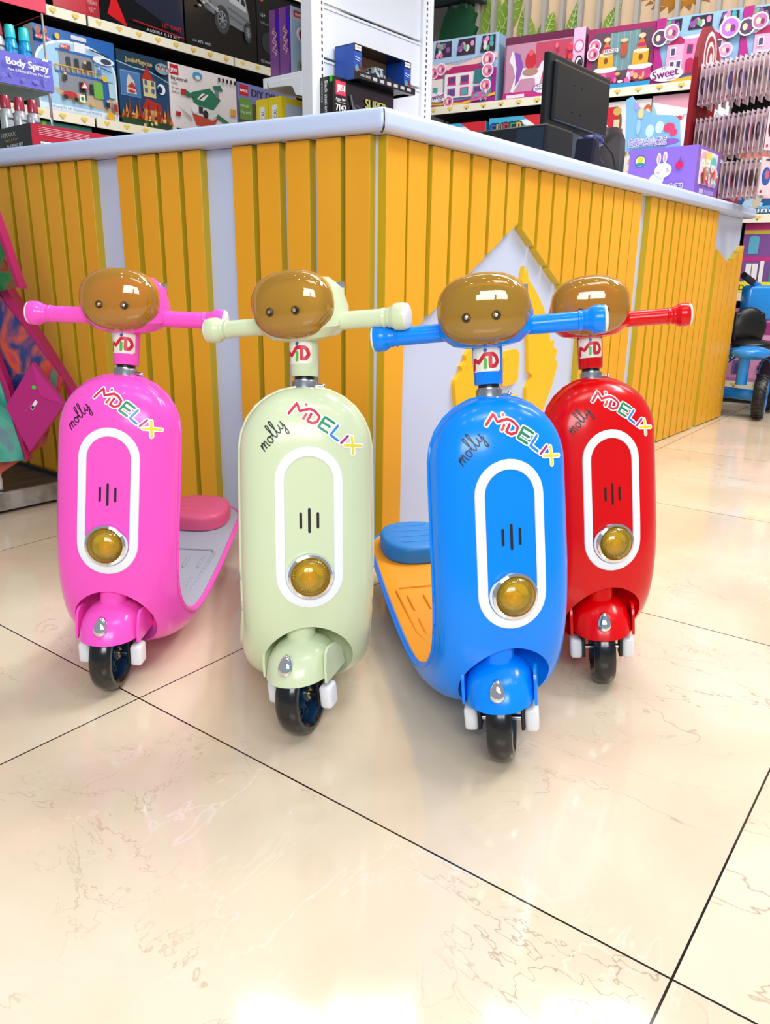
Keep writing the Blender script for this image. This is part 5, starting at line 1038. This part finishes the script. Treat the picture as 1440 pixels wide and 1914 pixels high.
def can(kind):
    c1, c2, c3 = {'blue': ('1aa4e0', '2ad0d8', '1a70c0'), 'grey': ('b8bcc6', 'a82848', 'd02838')}[kind]
    t_ = empty('spray_can'); mb = MB(); R = .0205
    mb.lathe([(.0001, 0), (R-.002, 0), (R, .003), (R, .115), (R-.003, .128), (.012, .134), (.0001, .134)], mat(c1, .22, .3, .4), None, 28); b = mb.build('can_body', t_, True)
    mb = MB(); mb.lathe([(.0145, .132), (.0170, .134), (.0165, .160), (.0140, .172), (.0001, .174)], mat(c2, .2, 0, .5), None, 24); mb.build('cap', t_, True)
    a = Art(.3); a.text('enmaya' if kind == 'grey' else 'fenma', -.014, .098, .010, '40444c' if kind == 'grey' else '1a5a90', wd=.028, bold=.03)
    for k in range(5): a.ell(-.014+.007*k, .018+.004*(k % 2), .0055, .012, c3, 10)
    a.build('printed_label', b, fn=lambda p: Vector(((R-p.y*.3)*math.sin(p.x/R), -(R+.0003-p.y*.3)*math.cos(p.x/R), p.z)))
    return t_
def copy_tree(o, parent=None):
    c = o.copy(); C.objects.link(c)
    if parent: c.parent = parent
    for ch in list(o.children): copy_tree(ch, c)
    return c
protos = {k: can(k) for k in ('blue', 'grey')}; used = set()
def place_can(kind, x, y, z, lb, grp):
    o = protos[kind] if kind not in used else copy_tree(protos[kind]); used.add(kind)
    o.matrix_world = fmat(FS, x, y, z, rd(20)); tag(o, lb, 'spray can', grp)
place_can('grey', .012, .03, 1.253, 'grey body-spray can with dark red cap on the upper rack shelf', 'cans on the upper rack shelf')
place_can('blue', .055, .03, 1.253, 'blue body-spray can next to the grey can, above the lilac sign', 'cans on the upper rack shelf')
place_can('blue', .102, .03, 1.253, 'blue body-spray can nearest the chrome wire post, above the lilac sign', 'cans on the upper rack shelf')
place_can('grey', .013, .03, 1.040, 'grey body-spray can on the lower rack shelf, leftmost of three', 'cans on the lower rack shelf')
place_can('grey', .060, .03, 1.040, 'grey body-spray can on the lower rack shelf, middle of three', 'cans on the lower rack shelf')
place_can('grey', .106, .03, 1.040, 'grey body-spray can on the lower rack shelf, nearest the wire post', 'cans on the lower rack shelf')
# black and red playing-set box lying on the counter
FB = (-1.014, 2.395, aR)
def pl(a, w, h): a.rect(0, 0, w, h, '121214'); a.text('FERRARI', w*.42, h*.60, h*.18, 'b8b4a8', wd=w*.30, bold=.04); a.text('RACE & PLAY', w*.50, h*.42, h*.10, 'b89a48', wd=w*.24); a.text('PLAYING SET', w*.52, h*.18, h*.11, 'f0f0f0', wd=w*.32, bold=.03)
def rs(a, w, h):
    a.rect(0, 0, w, h, 'b01830'); a.rect(w*.05, h*.12, w*.14, h*.34, '1a1410'); a.rect(w*.055, h*.14, w*.135, h*.32, 'f0e8e0'); a.text('Bburago', w*.06, h*.19, h*.08, '8a1420', wd=w*.07)
    for i in range(5): a.line([(w*.05, h*(.88-.07*i)), (w*(.40 if i != 4 else .36), h*(.84-.07*i))], .0012, 'e8b8c0')
    for i in range(6): a.line([(w*.52, h*(.84-.08*i)), (w*.95, h*(.80-.08*i))], .0012, 'e8b8c0')
boxed(FB, 'playing_set_box', 'flat red toy box with a black end lettered PLAYING SET, on the counter at left', 0, 0, .992, .45, .30, .066, 'b01830', pl, rs)
boxed(FB, 'toy_set_box', 'lime green low box under the spray cans beside the playing-set box', -.02, .33, .992, .20, .10, .075, 'b8dc3a', lambda a, w, h: (a.rect(0, 0, w, h*.7, 'e8e8e0'), a.text('SURPRISE', w*.1, h*.2, h*.3, '202020', wd=w*.8, bold=.04)), None)

# ---------------------------------------------------------------- gift bags and platform at left
FP = (-.925, 2.255, aR)
t = empty('display_platform', mw=fmat(FP)); tag(t, 'low worn metal display platform on the floor at the left edge', 'platform')
mb = MB(); mb.box((-1.0, 0, .012), (0, .014, .062), noisy('worn_metal', '6a6258', 'a8a4a0', 14, .4, .1), .001); mb.build('front_rim', t)
mb = MB(); mb.box((-1.0, .014, .030), (0, .8, .050), noisy('dark_wood', '2e2620', '4a4038', 9, .5, 0, (1, 6, 1))); mb.build('deck', t)
mb = MB(); mb.box((-.012, 0, .012), (0, .8, .062), mat('1c1e28', .4, .3)); mb.build('side_rim', t)
mb = MB()
for x in (-.08, -.9): mb.cyl((x, .06, 0), (x, .06, .014), .02, BLACK); mb.cyl((x, .7, 0), (x, .7, .014), .02, BLACK)
mb.build('foot', t)
mb = MB(); mb.cyl((-.215, .035, .05), (-.215, .035, .26), .008, CHROME, n=16); mb.ball((-.215, .035, .262), .010, .010, .010, CHROME, 10); mb.build('short_post', t)
MG = mat('b01264', .35, name='magenta_card')
def artmat(name, stops, sc=6, off=0):
    m = bpy.data.materials.new(name); m.use_nodes = True; nt = m.node_tree; b = nt.nodes['Principled BSDF']; tc = nt.nodes.new('ShaderNodeTexCoord'); mp = nt.nodes.new('ShaderNodeMapping'); mp.inputs['Location'].default_value = (off, 0, off)
    n = nt.nodes.new('ShaderNodeTexNoise'); n.inputs['Scale'].default_value = sc; n.inputs['Detail'].default_value = 5; n.inputs['Distortion'].default_value = 1.0; cr = nt.nodes.new('ShaderNodeValToRGB'); r_ = cr.color_ramp
    while len(r_.elements) < len(stops): r_.elements.new(.5)
    for el, (p, c) in zip(r_.elements, stops): el.position = p; el.color = lin(hx(c))
    L = nt.links.new; L(tc.outputs['Object'], mp.inputs[0]); L(mp.outputs[0], n.inputs['Vector']); L(n.outputs['Fac'], cr.inputs[0]); L(cr.outputs[0], b.inputs['Base Color']); b.inputs['Roughness'].default_value = .3; return m
GAL = artmat('galaxy_print', [(.3, '0c2a6a'), (.42, '2a3a78'), (.50, 'd85a2a'), (.56, 'b83a5a'), (.64, '1a9a6a'), (.72, '0c3a5a')], 7, 1.3)
GAL2 = artmat('forest_print', [(.3, '0a2a18'), (.48, '1a6a38'), (.58, '8a2a1a'), (.70, '2a1a10')], 16, 3.1)
GAL3 = artmat('teal_print', [(.3, '2a1a6a'), (.46, '1a8a7a'), (.6, '58b8a0'), (.72, '8a3a9a')], 6, 2.2)
def bag(name, label, face, gus, y, th, m, cat='gift bag', col=None, rot=0):
    """face: printed panel outline in x,z; gus: visible folded side strip; y: distance"""
    cx_ = sum(p[0] for p in face)/len(face); cz_ = min(p[1] for p in face)
    t_ = empty(name, (cx_, y, cz_), rot); tag(t_, label, cat, 'gift bags hanging at left')
    sh_ = lambda P: [(a_-cx_, b_-cz_) for a_, b_ in P]
    mb = MB(); mb.prism(sh_(face), 0, .006, m); mb.build('printed_panel', t_)
    mb = MB(); mb.prism(sh_(gus), .004, .004+th, col or MG); mb.build('folded_side', t_)
    return t_
bag('gift_bag', 'large magenta gift bag with a colourful cloud print, hanging at the left edge', [(-1.20, .94), (-1.0, .572), (-.872, .378), (-.94, .20), (-1.10, .10), (-1.30, .40)], [(-1.19, .98), (-.992, .606), (-.844, .330), (-.860, .31), (-.872, .378), (-1.0, .573), (-1.2, .93)], 2.09, .05, GAL)
bag('gift_bag', 'small gift bag with a dark green and red print, high at the left edge', [(-1.06, 1.02), (-.977, .742), (-.944, .617), (-1.02, .600), (-1.12, .70)], [(-1.04, 1.02), (-.968, .745), (-.936, .614), (-.944, .617), (-.98, .745), (-1.06, 1.0)], 2.04, .04, GAL2)
bag('gift_bag', 'gift bag with a teal cloud print, low at the left edge above the platform', [(-1.10, .62), (-1.019, .372), (-.980, .166), (-1.06, .158), (-1.14, .4)], [(-1.08, .62), (-1.003, .372), (-.973, .164), (-.980, .166), (-1.024, .372), (-1.10, .60)], 2.045, .03, GAL3)
e = [(-.917, .430), (-.846, .324), (-.951, .195), (-1.001, .315)]; y = 2.02
t_ = empty('envelope_bag', (-.93, y, .195)); tag(t_, 'plain magenta envelope bag with a green dot sticker, tilted beside the pink scooter', 'gift bag', 'gift bags hanging at left')
mb = MB(); sh_ = [(a_+.93, b_-.195) for a_, b_ in e]; mb.prism(sh_, 0, .02, mat('b81a7c', .4)); mb.build('envelope_body', t_)
mb = MB(); mb.prism([(.013, .235), (.084, .129), (.032, .146), (.020, .16)], -.003, .0, mat('c42288', .38)); mb.build('flap', t_)
a = Art(.4); a.ell(.010, .172, .0055, .0055, '3ad83a', 14); q = [(-.006, .118), (.010, .140), (.016, .134), (.0, .112)]; a.poly(q, 'f0f0f0'); a.poly([(-.004, .119), (.001, .126), (.006, .121), (.0, .114)], '20242c'); a.line([(-.02, .108), (-.002, .13)], .0008, 'd860a8', cap=False); a.build('stickers', t_)

# ---------------------------------------------------------------- blue tricycle at the right edge
BL = mat('1a8ae0', .25, 0, .5, name='tricycle_blue'); BK = mat('0a0b0d', .35)
t = empty('tricycle', (1.815, 3.88, 0)); tag(t, 'bright blue child tricycle with a black seat standing beyond the counter end', 'tricycle')
def twheel(name, c, R_, wd, ang):
    Mw = Matrix.Translation(c) @ Matrix.Rotation(ang, 4, 'Z') @ Matrix.Rotation(PI/2, 4, 'Y')
    mb = MB(); mb.lathe([(R_*.62, -wd*.8), (R_*.8, -wd), (R_*.95, -wd*.8), (R_, -wd*.4), (R_, wd*.4), (R_*.95, wd*.8), (R_*.8, wd), (R_*.62, wd*.8)], BK, Mw, 40); mb.lathe([(.0001, -wd*.5), (R_*.62, -wd*.8)], BK, Mw, 40); mb.lathe([(R_*.62, wd*.8), (.0001, wd*.5)], BK, Mw, 40)
    for k in range(28):
        a_ = 2*PI*k/28
        for s_ in (-1, 1): mb.tube([Mw @ Vector((R_*1.0*math.cos(a_), R_*1.0*math.sin(a_), s_*wd*.1)), Mw @ Vector((R_*.95*math.cos(a_+.12), R_*.95*math.sin(a_+.12), s_*wd*.9))], .004, BK, 5)
    o = mb.build(name, t, True)
    mb = MB()
    for s_ in (-1, 1): mb.tube([Mw @ Vector((R_*.72*math.cos(2*PI*k/40), R_*.72*math.sin(2*PI*k/40), s_*wd*.93)) for k in range(41)], .0045, BL, 6); mb.cyl(Mw @ Vector((0, 0, s_*wd*.5)), Mw @ Vector((0, 0, s_*wd*.95)), R_*.18, BK, n=16)
    mb.build('rim_ring', o, True)['label'] = 'thin blue rim ring'
twheel('rear_wheel', (.045, -.02, .115), .110, .030, rd(-28))
twheel('rear_wheel', (-.13, .22, .115), .110, .030, rd(-28))
twheel('front_wheel', (.22, .26, .16), .155, .030, rd(-8))
mb = MB(); mb.cyl((-.13, .22, .115), (.03, -.01, .115), .028, BL, n=20); mb.build('rear_axle', t, True)
mb = MB(); mb.cyl((-.05, 0, .17), (-.05, 0, .33), .026, BL, n=20); mb.ball((-.02, .0, .325), .095, .07, .035, BL, 12); mb.tube([(-.06, .02, .33), (-.08, .12, .31), (-.02, .20, .32), (.08, .24, .40)], .026, BL, 12); mb.tube([(-.13, .10, .24), (-.05, .08, .31), (.06, .10, .36)], .010, CHROME, 8); mb.build('frame', t, True)
mb = MB(); mb.ball((.02, .10, .355), .10, .09, .033, BK, 12); mb.build('seat', t, True)
mb = MB(); mb.box((-.07, .13, .36), (.09, .165, .515), BK, .016); mb.ball((.01, .15, .44), .095, .035, .10, BK, 12); mb.build('backrest', t, True)
mb = MB(); mb.box((.005, .19, .47), (.16, .28, .645), BL, .022); mb.cyl((.09, .25, .30), (.09, .25, .48), .022, BL, n=16); mb.build('front_panel', t, True)
mb = MB(); mb.cyl((.02, .19, .660), (.08, .24, .640), .014, BL, n=14); mb.cyl((-.055, .13, .690), (.02, .19, .660), .017, BK, n=14); mb.build('handle_grip', t, True)
